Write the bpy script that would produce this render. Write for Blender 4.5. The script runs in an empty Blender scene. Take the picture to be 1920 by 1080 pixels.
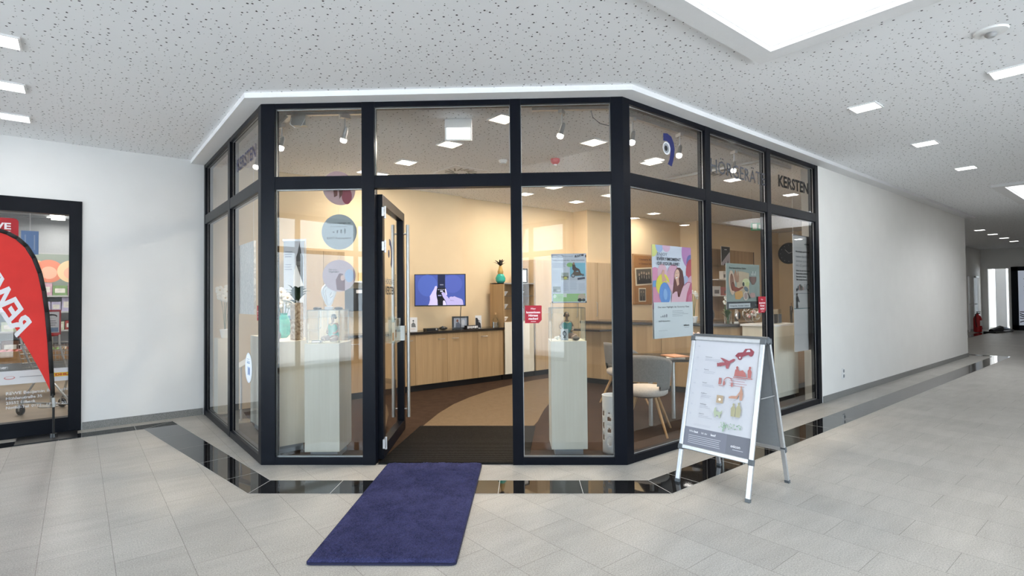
import bpy, bmesh, math, random
from mathutils import Vector, Matrix
random.seed(7)
SC = bpy.context.scene
COL = SC.collection
PI = math.pi

# ------------------------------------------------------------------ camera, sky, exposure
CAM = Vector((-3.692, -2.990, 1.45))            # x runs along the right shop front, y into the shop
FPX, PITCH, ROLL = 1003.65, math.radians(1.0923), math.radians(-0.5477)
RX = Vector((0.77626, -0.63042, 0)); RY = Vector((0.63042, 0.77626, 0))
cam = bpy.data.cameras.new('camera'); cam_o = bpy.data.objects.new('camera', cam); COL.objects.link(cam_o)
cam.sensor_width = 36; cam.lens = FPX / 1920 * 36; cam.clip_end = 200; cam.clip_start = 0.05
_fw = RY * math.cos(PITCH) + Vector((0, 0, math.sin(PITCH)))
_up = -RY * math.sin(PITCH) + Vector((0, 0, math.cos(PITCH)))
_R = Matrix((RX, _up, -_fw)).transposed().to_4x4()
cam_o.matrix_world = Matrix.Translation(CAM) @ _R @ Matrix.Rotation(ROLL, 4, 'Z')
SC.camera = cam_o
w = bpy.data.worlds.new('sky'); SC.world = w; w.use_nodes = True
wb = w.node_tree.nodes['Background']; wb.inputs[0].default_value = (0.74, 0.87, 1.0, 1); wb.inputs[1].default_value = 6.5
SC.view_settings.view_transform = 'Standard'; SC.view_settings.look = 'None'
SC.view_settings.exposure = 0.22; SC.view_settings.gamma = 1.0; SC.view_settings.use_curve_mapping = False
sun = bpy.data.lights.new('sun', 'SUN'); sun.energy = 24.0; sun.angle = .05; sun.color = (1, .97, .93)
sun_o = bpy.data.objects.new('sun', sun); COL.objects.link(sun_o); sun_o.rotation_euler = Vector((-.35, -.45, -1.0)).to_track_quat('-Z', 'Y').to_euler()
cy = SC.cycles
cy.max_bounces = 10; cy.diffuse_bounces = 5; cy.glossy_bounces = 5; cy.transmission_bounces = 6
cy.transparent_max_bounces = 24; cy.sample_clamp_indirect = 6.0; cy.caustics_reflective = False; cy.caustics_refractive = False
cy.use_denoising = True

# ------------------------------------------------------------------ measuring helpers (photo point -> place in the hall)
def ray(px, py):
    x, y = px - 960, py - 540
    u = x * math.cos(ROLL) + y * math.sin(ROLL); v = -x * math.sin(ROLL) + y * math.cos(ROLL)
    dz = -v / FPX
    Y = math.cos(PITCH) - dz * math.sin(PITCH); Z = math.sin(PITCH) + dz * math.cos(PITCH)
    return RX * (u / FPX) + RY * Y + Vector((0, 0, Z))
def hz(px, py, z=0.0):
    d = ray(px, py); t = (z - CAM.z) / d.z; return CAM + d * t
def hp(px, py, o, n):
    d = ray(px, py); t = (o - CAM).dot(n) / d.dot(n); return CAM + d * t
def hx(px, py, x): return hp(px, py, Vector((x, 0, 0)), Vector((1, 0, 0)))
def hy(px, py, y): return hp(px, py, Vector((0, y, 0)), Vector((0, 1, 0)))
def hd(px, py, Y): return hp(px, py, CAM + RY * Y, RY)     # at a distance along the view
def OW(x, y, z=0.0): return CAM * 1 + RX * x + RY * y + Vector((0, 0, z - CAM.z))
VIEW_A = math.atan2(RX.y, RX.x)
CH = Vector((0.7565, -0.6540, 0)); CHN = Vector((0.6540, 0.7565, 0)); CH_A = math.atan2(CH.y, CH.x)
PA = Vector((-2.428, 2.099, 0)); PB = Vector((0, 0, 0)); PC = Vector((-2.428, 4.854, 0))
HC = 3.25                                         # ceiling height
def loc_of(P, o, a):                              # world point -> local coords of a frame at o turned by a
    return Matrix.Rotation(-a, 4, 'Z') @ (P - o)

# ------------------------------------------------------------------ materials
MATS = {}
def nodes(name):
    m = bpy.data.materials.new(name); m.use_nodes = True
    nt = m.node_tree; b = nt.nodes['Principled BSDF']
    return m, nt, b
def srgb(c):
    return tuple(((x / 12.92) if x <= 0.04045 else ((x + 0.055) / 1.055) ** 2.4) for x in c)
def hexc(h): return srgb(tuple(int(h[i:i + 2], 16) / 255 for i in (0, 2, 4)))
def mat(name, col, rough=0.5, metal=0.0, emit=0.0, spec=0.5, coat=0.0, noise=0.0, nscale=40, bump=0.0):
    if name in MATS: return MATS[name]
    if isinstance(col, str): col = hexc(col)
    m, nt, b = nodes(name)
    b.inputs['Base Color'].default_value = (*col, 1); b.inputs['Roughness'].default_value = rough
    b.inputs['Metallic'].default_value = metal; b.inputs['Specular IOR Level'].default_value = spec
    b.inputs['Coat Weight'].default_value = coat
    if emit: b.inputs['Emission Color'].default_value = (*col, 1); b.inputs['Emission Strength'].default_value = emit
    tc = nt.nodes.new('ShaderNodeTexCoord'); n = nt.nodes.new('ShaderNodeTexNoise')
    n.inputs['Scale'].default_value = nscale; n.inputs['Detail'].default_value = 3
    nt.links.new(tc.outputs['Object'], n.inputs['Vector'])
    if noise:
        r = nt.nodes.new('ShaderNodeMapRange'); r.inputs[1].default_value = 0.3; r.inputs[2].default_value = 0.7
        r.inputs[3].default_value = 1 - noise; r.inputs[4].default_value = 1 + noise
        mx = nt.nodes.new('ShaderNodeMix'); mx.data_type = 'RGBA'; mx.blend_type = 'MULTIPLY'; mx.inputs[0].default_value = 1
        nt.links.new(n.outputs['Fac'], r.inputs[0]); mx.inputs[6].default_value = (*col, 1)
        nt.links.new(r.outputs[0], mx.inputs[7]); nt.links.new(mx.outputs[2], b.inputs['Base Color'])
    if bump:
        bp = nt.nodes.new('ShaderNodeBump'); bp.inputs['Strength'].default_value = bump; bp.inputs['Distance'].default_value = 0.004
        nt.links.new(n.outputs['Fac'], bp.inputs['Height']); nt.links.new(bp.outputs[0], b.inputs['Normal'])
    MATS[name] = m; return m
def N(nt, t, **kw):
    n = nt.nodes.new(t)
    for k, v in kw.items():
        if k[0] == 'i' and k[1:].isdigit(): n.inputs[int(k[1:])].default_value = v
        else: setattr(n, k, v)
    return n
def math_n(nt, op, a, b=None, clamp=False):
    n = nt.nodes.new('ShaderNodeMath'); n.operation = op; n.use_clamp = clamp
    for i, x in enumerate((a, b)):
        if x is None: continue
        if isinstance(x, (int, float)): n.inputs[i].default_value = x
        else: nt.links.new(x, n.inputs[i])
    return n.outputs[0]
def mixc(nt, f, a, b, mode='MIX'):
    n = nt.nodes.new('ShaderNodeMix'); n.data_type = 'RGBA'; n.blend_type = mode
    for i, x in ((0, f), (6, a), (7, b)):
        if isinstance(x, (int, float)): n.inputs[i].default_value = x
        elif isinstance(x, tuple): n.inputs[i].default_value = (*x, 1)
        else: nt.links.new(x, n.inputs[i])
    return n.outputs[2]
def ramp(nt, f, *st):
    n = nt.nodes.new('ShaderNodeValToRGB'); e = n.color_ramp.elements
    while len(e) < len(st): e.new(0.5)
    for i, (p, c) in enumerate(st): e[i].position = p; e[i].color = (*c, 1) if isinstance(c, tuple) else (c, c, c, 1)
    nt.links.new(f, n.inputs[0]); return n.outputs[0]
def objcoord(nt, scale=(1, 1, 1), rot=(0, 0, 0), loc=(0, 0, 0)):
    tc = nt.nodes.new('ShaderNodeTexCoord'); mp = nt.nodes.new('ShaderNodeMapping')
    mp.inputs['Scale'].default_value = scale; mp.inputs['Rotation'].default_value = rot; mp.inputs['Location'].default_value = loc
    nt.links.new(tc.outputs['Object'], mp.inputs[0]); return mp.outputs[0]
def tex(nt, t, vec, scale, **kw):
    n = nt.nodes.new(t); n.inputs['Scale'].default_value = scale; nt.links.new(vec, n.inputs['Vector'])
    for k, v in kw.items():
        if k in n.inputs: n.inputs[k].default_value = v
        else: setattr(n, k, v)
    return n

def ceiling_mat(name, tint):
    m, nt, b = nodes(name)
    vec = objcoord(nt)
    def holes(scale, lo, hi, dens, seed):
        mp = N(nt, 'ShaderNodeMapping'); mp.inputs['Location'].default_value = (seed, seed * 1.7, 0); nt.links.new(vec, mp.inputs[0])
        v = tex(nt, 'ShaderNodeTexVoronoi', mp.outputs[0], scale, voronoi_dimensions='2D', Randomness=0.9)
        sp = N(nt, 'ShaderNodeSeparateColor'); nt.links.new(v.outputs['Color'], sp.inputs[0])
        rad = math_n(nt, 'ADD', math_n(nt, 'MULTIPLY', sp.outputs[1], hi - lo), lo)
        on = math_n(nt, 'LESS_THAN', sp.outputs[0], dens)
        return math_n(nt, 'MULTIPLY', math_n(nt, 'LESS_THAN', v.outputs['Distance'], rad), on)
    h = math_n(nt, 'MAXIMUM', holes(13.5, .055, .105, .8, 3.1), holes(24, .045, .08, .36, 9.3))
    nz = tex(nt, 'ShaderNodeTexNoise', vec, 1.2)
    base = mixc(nt, nz.outputs['Fac'], tuple(c * .97 for c in tint), tint)
    nt.links.new(mixc(nt, h, base, (.07, .07, .075)), b.inputs['Base Color'])
    bp = N(nt, 'ShaderNodeBump', invert=True); bp.inputs['Strength'].default_value = .6; bp.inputs['Distance'].default_value = .01
    nt.links.new(h, bp.inputs['Height']); nt.links.new(bp.outputs[0], b.inputs['Normal'])
    b.inputs['Roughness'].default_value = .9; b.inputs['Specular IOR Level'].default_value = .1
    return m
M_CEIL = ceiling_mat('perforated plaster', (.90, .91, .93))

def floor_mat():
    m, nt, b = nodes('granite tiles')
    vec = objcoord(nt, rot=(0, 0, PI / 2), loc=(0, 0, 0))
    # rows run along y; x of the texture = y of the hall
    tc = N(nt, 'ShaderNodeTexCoord'); sx = N(nt, 'ShaderNodeSeparateXYZ'); nt.links.new(tc.outputs['Object'], sx.inputs[0])
    cx = N(nt, 'ShaderNodeCombineXYZ')
    nt.links.new(math_n(nt, 'ADD', sx.outputs[1], 1.63 + 59.0), cx.inputs[0]); nt.links.new(math_n(nt, 'ADD', sx.outputs[0], -0.16 + 67.0), cx.inputs[1])
    br = N(nt, 'ShaderNodeTexBrick'); br.offset = .5; br.offset_frequency = 2; nt.links.new(cx.outputs[0], br.inputs['Vector'])
    br.inputs['Scale'].default_value = 1; br.inputs['Brick Width'].default_value = .59; br.inputs['Row Height'].default_value = .335
    br.inputs['Mortar Size'].default_value = .0018; br.inputs['Mortar Smooth'].default_value = .3
    br.inputs['Color1'].default_value = (.94, .94, .94, 1); br.inputs['Color2'].default_value = (1.03, 1.03, 1.03, 1); br.inputs['Mortar'].default_value = (.50, .49, .475, 1)
    n1 = tex(nt, 'ShaderNodeTexNoise', tc.outputs['Object'], 125, Detail=3.0, Roughness=.85)
    n2 = tex(nt, 'ShaderNodeTexNoise', tc.outputs['Object'], 2.6, Detail=4.0)
    mp = N(nt, 'ShaderNodeMapping'); mp.inputs['Scale'].default_value = (2.2, 9, 1); mp.inputs['Rotation'].default_value = (0, 0, .25); nt.links.new(tc.outputs['Object'], mp.inputs[0])
    n3 = tex(nt, 'ShaderNodeTexNoise', mp.outputs[0], 1.2, Detail=5.0)
    c = ramp(nt, n1.outputs['Fac'], (.34, (.14, .133, .12)), (.5, (.37, .353, .325)), (.66, (.60, .575, .535)))
    c = mixc(nt, .30, c, ramp(nt, n2.outputs['Fac'], (.3, (.32, .303, .278)), (.7, (.45, .43, .398))))
    c = mixc(nt, .18, c, ramp(nt, n3.outputs['Fac'], (.35, (.26, .25, .24)), (.65, (.48, .47, .45))))
    c = mixc(nt, 1, c, br.outputs['Color'], 'MULTIPLY')
    nt.links.new(c, b.inputs['Base Color']); b.inputs['Roughness'].default_value = .42; b.inputs['Specular IOR Level'].default_value = .35
    return m
def stone(name, c0, c1, rough, scale=200, spec=.5, coat=0):
    m, nt, b = nodes(name); tc = N(nt, 'ShaderNodeTexCoord')
    n1 = tex(nt, 'ShaderNodeTexNoise', tc.outputs['Object'], scale, Detail=2.0, Roughness=.7)
    nt.links.new(ramp(nt, n1.outputs['Fac'], (.35, c0), (.65, c1)), b.inputs['Base Color'])
    b.inputs['Roughness'].default_value = rough; b.inputs['Specular IOR Level'].default_value = spec; b.inputs['Coat Weight'].default_value = coat
    return m
M_FLOOR = floor_mat()
M_BAND = stone('polished black granite', (.004, .004, .005), (.014, .014, .015), .03, 300, .55)
M_JOINT = mat('light grout', (.55, .55, .53), .8)
M_BASE = stone('grey granite skirting', (.13, .13, .125), (.30, .30, .29), .45, 160)
M_WALL = mat('white wall paint', (.80, .80, .80), .85, spec=.2, noise=.015, nscale=3, bump=.05)
M_WALLR = mat('off-white wall paint', (.80, .785, .76), .85, spec=.2, noise=.015, nscale=3, bump=.05)
M_SOFF = mat('white plaster trim', (.78, .78, .79), .8, spec=.2, noise=.01)
M_CREAM = mat('cream wall paint', (.76, .61, .41), .85, spec=.2, noise=.02, nscale=3, bump=.05)
M_FRAME = mat('anthracite aluminium', (.003, .0042, .008), .34, .0, spec=.14, noise=.05)
M_ALU = mat('brushed aluminium', (.60, .61, .63), .36, .8, noise=.04)
M_STEEL = mat('brushed steel', (.50, .50, .49), .38, .85, noise=.04)
M_DARKALU = mat('dark grey plastic', (.09, .10, .11), .45, noise=.05)
M_BLACK = mat('black lacquer', (.012, .012, .013), .3, noise=.05)
M_BTOP = mat('black worktop', (.02, .016, .014), .18, noise=.05)
M_WHITE = mat('white plastic', (.82, .82, .82), .4, noise=.01)
M_PAPER = mat('white paper', (.80, .80, .82), .6, noise=.01)
M_GREYP = mat('grey plinth', (.30, .32, .34), .4, noise=.03)
M_RED = mat('red enamel', (.45, .012, .015), .35, noise=.05)

def glass_mat(name, boost=1.35, tint=(.97, .98, .975), rough=0.0):
    m = bpy.data.materials.new(name); m.use_nodes = True; nt = m.node_tree; nt.nodes.clear()
    o = N(nt, 'ShaderNodeOutputMaterial'); mx = N(nt, 'ShaderNodeMixShader'); t = N(nt, 'ShaderNodeBsdfTransparent'); g = N(nt, 'ShaderNodeBsdfGlossy')
    f = N(nt, 'ShaderNodeFresnel'); f.inputs[0].default_value = 1.5
    t.inputs[0].default_value = (*tint, 1); g.inputs['Roughness'].default_value = rough; g.inputs[0].default_value = (1, 1, 1, 1)
    nt.links.new(math_n(nt, 'MULTIPLY', f.outputs[0], boost, True), mx.inputs[0])
    nt.links.new(t.outputs[0], mx.inputs[1]); nt.links.new(g.outputs[0], mx.inputs[2]); nt.links.new(mx.outputs[0], o.inputs[0])
    return m
M_GLASS = glass_mat('window glass')
M_ACRYL = glass_mat('clear acrylic', .5, (.96, .98, .97))

def wood_mat(name, ca, cb, cc, band=.085, contrast=.5):
    m, nt, b = nodes(name)
    tc = N(nt, 'ShaderNodeTexCoord'); s = N(nt, 'ShaderNodeSeparateXYZ'); nt.links.new(tc.outputs['Object'], s.inputs[0])
    x = math_n(nt, 'ADD', s.outputs[0], math_n(nt, 'MULTIPLY', s.outputs[1], 1.31))
    cell = math_n(nt, 'FLOOR', math_n(nt, 'DIVIDE', x, band))
    wn = N(nt, 'ShaderNodeTexWhiteNoise', noise_dimensions='1D'); nt.links.new(cell, wn.inputs['W'])
    cv = N(nt, 'ShaderNodeCombineXYZ'); nt.links.new(math_n(nt, 'MULTIPLY', x, 38), cv.inputs[0]); nt.links.new(math_n(nt, 'MULTIPLY', s.outputs[2], 1.3), cv.inputs[1]); nt.links.new(wn.outputs['Value'], cv.inputs[2])
    n1 = tex(nt, 'ShaderNodeTexNoise', cv.outputs[0], 1, Detail=5.0, Roughness=.65, Distortion=.4)
    cw = N(nt, 'ShaderNodeCombineXYZ'); nt.links.new(math_n(nt, 'MULTIPLY', x, 9), cw.inputs[0]); nt.links.new(math_n(nt, 'MULTIPLY', s.outputs[2], .7), cw.inputs[1])
    n2 = tex(nt, 'ShaderNodeTexNoise', cw.outputs[0], 1, Detail=2.0)
    c = mixc(nt, ramp(nt, n1.outputs['Fac'], (.3, 0.0), (.75, 1.0)), ca, cb)
    c = mixc(nt, math_n(nt, 'MULTIPLY', wn.outputs['Value'], contrast), c, cc)
    c = mixc(nt, .3, c, ramp(nt, n2.outputs['Fac'], (.35, ca), (.65, cc)))
    nt.links.new(c, b.inputs['Base Color']); b.inputs['Roughness'].default_value = .45; b.inputs['Specular IOR Level'].default_value = .35
    return m
M_WOOD = wood_mat('natural ash veneer', (.43, .28, .145), (.58, .41, .23), (.30, .19, .09), .09, .6)
M_PALE = wood_mat('pale ash veneer', (.80, .75, .63), (.87, .83, .72), (.66, .60, .48), .12, .3)
M_LWOOD = wood_mat('light ash veneer', (.58, .43, .27), (.70, .55, .37), (.47, .33, .19), .1, .5)
M_OAK = wood_mat('oak legs', (.45, .27, .12), (.55, .34, .16), (.36, .2, .09), .03)
def carpet(name, c0, c1, s1, s2, rough=.95):
    m, nt, b = nodes(name); tc = N(nt, 'ShaderNodeTexCoord')
    n1 = tex(nt, 'ShaderNodeTexNoise', tc.outputs['Object'], s1, Detail=4.0, Roughness=.6, Distortion=.6)
    n2 = tex(nt, 'ShaderNodeTexNoise', tc.outputs['Object'], s2, Detail=2.0, Roughness=.8)
    c = ramp(nt, n1.outputs['Fac'], (.36, c0), (.64, c1))
    c = mixc(nt, .6, c, ramp(nt, n2.outputs['Fac'], (.3, tuple(x * .55 for x in c0)), (.7, tuple(x * 1.5 for x in c1))))
    nt.links.new(c, b.inputs['Base Color']); b.inputs['Roughness'].default_value = rough; b.inputs['Specular IOR Level'].default_value = .1
    bp = N(nt, 'ShaderNodeBump'); bp.inputs['Strength'].default_value = .4; bp.inputs['Distance'].default_value = .004
    nt.links.new(n2.outputs['Fac'], bp.inputs['Height']); nt.links.new(bp.outputs[0], b.inputs['Normal'])
    return m
M_CARP = carpet('brown carpet', (.022, .0125, .008), (.055, .033, .022), 7, 180)
M_PATH = carpet('tan carpet', (.135, .095, .058), (.175, .125, .078), 12, 260)
M_RUG = carpet('blue shag', (.009, .0095, .036), (.042, .045, .115), 7, 150)
M_MAT = mat('black ribbed matting', (.004, .0037, .0035), .5, spec=.15, noise=.5, nscale=60, bump=.5)
M_FAB = mat('grey felt fabric', (.20, .19, .18), .95, noise=.12, nscale=60, bump=.3)
M_SEAT = mat('beige fabric', (.52, .47, .42), .95, noise=.08, nscale=60, bump=.3)
def lamp_mat(name, col, strength):
    return mat(name, col, .5, emit=strength)
M_LCOOL = lamp_mat('white lamp diffuser', (1.0, .985, .95), 5.0)
M_LWARM = lamp_mat('warm lamp diffuser', (1.0, .86, .66), 5.0)
M_DOME = lamp_mat('daylight dome', (.95, .98, 1.0), 1.7)

# ------------------------------------------------------------------ mesh helpers
class MB:
    def __init__(s): s.v = []; s.f = []; s.m = []; s.mats = []
    def mi(s, m):
        if m not in s.mats: s.mats.append(m)
        return s.mats.index(m)
    def add(s, vs, fs, m, M=None):
        k = len(s.v)
        for p in vs:
            p = Vector(p); s.v.append(tuple(M @ p if M else p))
        i = s.mi(m)
        for f in fs: s.f.append(tuple(k + a for a in f)); s.m.append(i)
        return s
    def box(s, x0, x1, y0, y1, z0, z1, m, M=None):
        vs = [(x, y, z) for z in (z0, z1) for y in (y0, y1) for x in (x0, x1)]
        return s.add(vs, [(0, 2, 3, 1), (4, 5, 7, 6), (0, 1, 5, 4), (2, 6, 7, 3), (0, 4, 6, 2), (1, 3, 7, 5)], m, M)
    def prism(s, pts, z0, z1, m, M=None):          # horizontal outline extruded upwards
        n = len(pts); vs = [(x, y, z0) for x, y in pts] + [(x, y, z1) for x, y in pts]
        fs = [tuple(range(n - 1, -1, -1)), tuple(range(n, 2 * n))] + [(i, (i + 1) % n, n + (i + 1) % n, n + i) for i in range(n)]
        return s.add(vs, fs, m, M)
    def slab(s, pts, y0, y1, m, M=None):           # upright outline (x,z) with depth along y
        n = len(pts); vs = [(x, y0, z) for x, z in pts] + [(x, y1, z) for x, z in pts]
        fs = [tuple(range(n)), tuple(range(2 * n - 1, n - 1, -1))] + [(i, n + i, n + (i + 1) % n, (i + 1) % n) for i in range(n)]
        return s.add(vs, fs, m, M)
    def lathe(s, prof, m, M=None, n=24, cap=True):
        vs = []; fs = []
        for r, z in prof:
            for i in range(n): a = 2 * PI * i / n; vs.append((r * math.cos(a), r * math.sin(a), z))
        for j in range(len(prof) - 1):
            for i in range(n):
                a, b = j * n + i, j * n + (i + 1) % n; fs.append((a, b, b + n, a + n))
        if cap:
            fs.append(tuple(range(n - 1, -1, -1))); fs.append(tuple((len(prof) - 1) * n + i for i in range(n)))
        return s.add(vs, fs, m, M)
    def tube(s, pts, r, m, n=10, M=None, cap=True):
        pts = [Vector(p) for p in pts]; rs = r if isinstance(r, (list, tuple)) else [r] * len(pts)
        vs = []; fs = []; up = None
        for i, p in enumerate(pts):
            d = (pts[min(i + 1, len(pts) - 1)] - pts[max(i - 1, 0)]).normalized()
            if up is None: up = Vector((0, 0, 1)) if abs(d.z) < .9 else Vector((1, 0, 0))
            a = d.cross(up).normalized(); b = a.cross(d).normalized(); up = b
            for k in range(n):
                t = 2 * PI * k / n; vs.append(p + a * math.cos(t) * rs[i] + b * math.sin(t) * rs[i])
        for j in range(len(pts) - 1):
            for k in range(n):
                a, b = j * n + k, j * n + (k + 1) % n; fs.append((a, a + n, b + n, b))
        if cap: fs.append(tuple(range(n))); fs.append(tuple((len(pts) - 1) * n + n - 1 - k for k in range(n)))
        return s.add(vs, fs, m, M)
    def ball(s, c, r, m, n=14, sc=(1, 1, 1), M=None):
        vs = []; fs = []; h = n // 2
        for j in range(h + 1):
            t = PI * j / h
            for i in range(n):
                a = 2 * PI * i / n
                vs.append((c[0] + r * sc[0] * math.sin(t) * math.cos(a), c[1] + r * sc[1] * math.sin(t) * math.sin(a), c[2] + r * sc[2] * math.cos(t)))
        for j in range(h):
            for i in range(n):
                a, b = j * n + i, j * n + (i + 1) % n; fs.append((a, a + n, b + n, b))
        return s.add(vs, fs, m, M)
    def build(s, name, parent=None, loc=(0, 0, 0), rot=0.0, smooth=False, bevel=0.0, subdiv=0):
        me = bpy.data.meshes.new(name); me.from_pydata(s.v, [], s.f)
        for m in s.mats: me.materials.append(m)
        for p, i in zip(me.polygons, s.m): p.material_index = i
        if smooth:
            for p in me.polygons: p.use_smooth = True
        me.validate(); me.update()
        o = bpy.data.objects.new(name, me); COL.objects.link(o)
        o.location = loc; o.rotation_euler = (0, 0, rot)
        if parent: o.parent = parent
        if smooth and smooth != 'all':
            try: me.set_sharp_from_angle(angle=math.radians(35))
            except Exception: pass
        if bevel:
            b = o.modifiers.new('bevel', 'BEVEL'); b.width = bevel; b.segments = 2; b.limit_method = 'ANGLE'
        if subdiv:
            b = o.modifiers.new('subd', 'SUBSURF'); b.levels = subdiv; b.render_levels = subdiv
        return o
def tag(o, label, cat, group=None, kind=None):
    o['label'] = label; o['category'] = cat
    if group: o['group'] = group
    if kind: o['kind'] = kind
    return o
def struct(o, label=None):
    o['kind'] = 'structure'
    if label: o['label'] = label
    return o
def thing(name, label, cat, loc=(0, 0, 0), rot=0.0, group=None):
    o = bpy.data.objects.new(name, None); COL.objects.link(o); o.empty_display_size = .1
    o.location = loc; o.rotation_euler = (0, 0, rot); return tag(o, label, cat, group)
def copy_tree(o, parent=None):
    c = o.copy(); COL.objects.link(c)
    if parent: c.parent = parent
    for ch in [x for x in COL.objects if x.parent == o]: copy_tree(ch, c)
    return c
def area_light(name, parent, size, power, col, loc=(0, 0, 0), spread=180, sy=None):
    l = bpy.data.lights.new(name, 'AREA'); l.size = size; l.energy = power; l.color = col; l.spread = math.radians(spread)
    if sy: l.shape = 'RECTANGLE'; l.size_y = sy
    o = bpy.data.objects.new(name, l); COL.objects.link(o); o.location = loc
    if parent: o.parent = parent
    return o

# text and printed artwork (flat shapes, local x right, z up, printed on the -y side)
_TX = {}
def text_shape(t, bold=0.0):
    k = (t, bold)
    if k in _TX: return _TX[k]
    c = bpy.data.curves.new('t', 'FONT'); c.body = t; c.size = 1; c.offset = bold; c.resolution_u = 2; c.fill_mode = 'FRONT'
    o = bpy.data.objects.new('t', c); COL.objects.link(o); bpy.context.view_layer.update()
    me = bpy.data.meshes.new_from_object(o.evaluated_get(bpy.context.evaluated_depsgraph_get()))
    vs = [(v.co.x, v.co.y) for v in me.vertices]; fs = [tuple(p.vertices) for p in me.polygons]
    bpy.data.objects.remove(o); bpy.data.curves.remove(c); bpy.data.meshes.remove(me)
    xs = [a for a, b in vs] or [0]; ys = [b for a, b in vs] or [0]
    _TX[k] = (vs, fs, min(xs), max(xs), min(ys), max(ys)); return _TX[k]
def ink(c, emit=0.0, rough=.55):
    n = 'print ' + (c if isinstance(c, str) else '_'.join('%.2f' % x for x in c)) + ('' if not emit else ' lit%.1f' % emit)
    return mat(n, c, rough, emit=emit, spec=.3)
class Art(MB):
    """layers of print; every call lies a hair in front of the last"""
    def __init__(s, y=0.0, step=.0004, emit=0.0): super().__init__(); s.y = y; s.st = step; s.em = emit
    def poly(s, pts, c):
        s.y -= s.st; n = len(pts)
        a = sum(pts[i][0] * pts[(i + 1) % n][1] - pts[(i + 1) % n][0] * pts[i][1] for i in range(n))
        if a < 0: pts = pts[::-1]
        s.add([(x, s.y, z) for x, z in pts], [tuple(range(n))], ink(c, s.em)); return s
    def rect(s, x0, z0, x1, z1, c): return s.poly([(x0, z0), (x1, z0), (x1, z1), (x0, z1)], c)
    def ell(s, cx, cz, rx, rz, c, a=0.0, n=28):
        return s.poly([(cx + rx * math.cos(t) * math.cos(a) - rz * math.sin(t) * math.sin(a), cz + rx * math.cos(t) * math.sin(a) + rz * math.sin(t) * math.cos(a)) for t in [2 * PI * i / n for i in range(n)]], c)
    def text(s, t, x, z, h, c, bold=0.0, width=None, mirror=False):   # h = cap height, (x,z) = lower left
        vs, fs, x0, x1, y0, y1 = text_shape(t, bold); k = h / .69
        kx = k if width is None else width / (x1 - x0)
        s.y -= s.st
        s.add([(x + (a - x0) * kx, s.y, z + b * k) for a, b in vs], fs, ink(c, s.em)); return s
    def lines(s, x0, x1, z, n, dz, h, c, ragged=.25):
        for i in range(n):
            xe = x1 - (x1 - x0) * ragged * random.random(); s.y += s.st
            s.rect(x0, z - i * dz, xe, z - i * dz + h, c)
        return s
    def clip(s, x0, z0, x1, z1):                    # trim printed shapes to the sheet
        nv = []; nf = []; nm = []
        for f, mi in zip(s.f, s.m):
            P = [s.v[i] for i in f]
            for ax, lim, sg in ((0, x0, 1), (0, x1, -1), (2, z0, 1), (2, z1, -1)):
                Q = []
                for i in range(len(P)):
                    a, b = P[i], P[(i + 1) % len(P)]; da, db = (a[ax] - lim) * sg, (b[ax] - lim) * sg
                    if da >= 0: Q.append(a)
                    if (da >= 0) != (db >= 0):
                        t = da / (da - db); Q.append(tuple(a[k] + (b[k] - a[k]) * t for k in range(3)))
                P = Q
                if len(P) < 3: break
            if len(P) >= 3:
                k = len(nv); nv += P; nf.append(tuple(range(k, k + len(P)))); nm.append(mi)
        s.v, s.f, s.m = nv, nf, nm; return s

# ------------------------------------------------------------------ the building shell
YO = -5.65                                        # far glazed side of the hall
UE = 12.3                                         # end of the white wall
XW, XE2 = -8.4, 34.0
def quad_mesh(name, quads, m, z):
    b = MB()
    for (x0, x1, y0, y1) in quads: b.add([(x0, y0, z), (x1, y0, z), (x1, y1, z), (x0, y1, z)], [(0, 1, 2, 3)], m)
    return b
# floor of the hall (a slab with its top at 0)
fb = MB(); fb.box(XW - .2, XE2, YO - .2, 13.5, -.12, 0, M_FLOOR)
struct(fb.build('floor'))
gb = MB(); gb.box(XW - 30, XE2, YO - 30, YO - .2, -.14, -.01, mat('pale bounce paving', (.60, .60, .60), .9, noise=.1, nscale=2)); gb.box(XW - 30, XW - .2, YO - .2, 13.5, -.14, -.01, MATS['pale bounce paving'])  # unseen ground, added to bounce sunlight up onto the hall ceiling
struct(gb.build('ground'), 'unseen pale ground outside the glazed hall sides, added to bounce daylight in')
# black band set into the stone: inner / outer outlines
INN = [(-9.5, 4.66), (-2.79, 4.66), (-2.478, 1.616), (-.186, -.355), (12.67, -.37), (12.67, 1.55), (24.5, 1.55)]
OUT = [(-9.5, 4.40), (-3.10, 4.40), (-2.691, 1.411), (-.291, -.645), (12.95, -.65), (12.95, 1.27), (24.5, 1.27)]
bb = MB()
for i in range(len(INN) - 1):
    a, b_, c, d = INN[i], INN[i + 1], OUT[i + 1], OUT[i]
    bb.add([(*d, .0015), (*c, .0015), (*b_, .0015), (*a, .0015)], [(0, 1, 2, 3)], M_BAND)
def joint(p, q, wd=.004, z=.0022):
    p = Vector((*p, 0)); q = Vector((*q, 0)); d = (q - p).normalized(); n = Vector((-d.y, d.x, 0)) * wd / 2
    bb.add([p - n + Vector((0, 0, z)), q - n + Vector((0, 0, z)), q + n + Vector((0, 0, z)), p + n + Vector((0, 0, z))], [(0, 1, 2, 3)], M_JOINT)
for i in range(1, len(INN) - 1): joint(INN[i], OUT[i])
for i, L0, st in ((0, .3, .67), (1, .6, .65), (2, .62, .63), (3, .36, .65), (5, .6, .65)):
    a, b_, c, d = [Vector((*p, 0)) for p in (INN[i], INN[i + 1], OUT[i + 1], OUT[i])]
    dr = (c - d).normalized(); ln = (c - d).length; t = L0
    n = Vector((-dr.y, dr.x, 0)); wd = (a - d).dot(n)
    while t < ln - .05:
        p = d + dr * t; q = p + n * wd * .995; joint(p[:2], q[:2]); t += st
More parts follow.
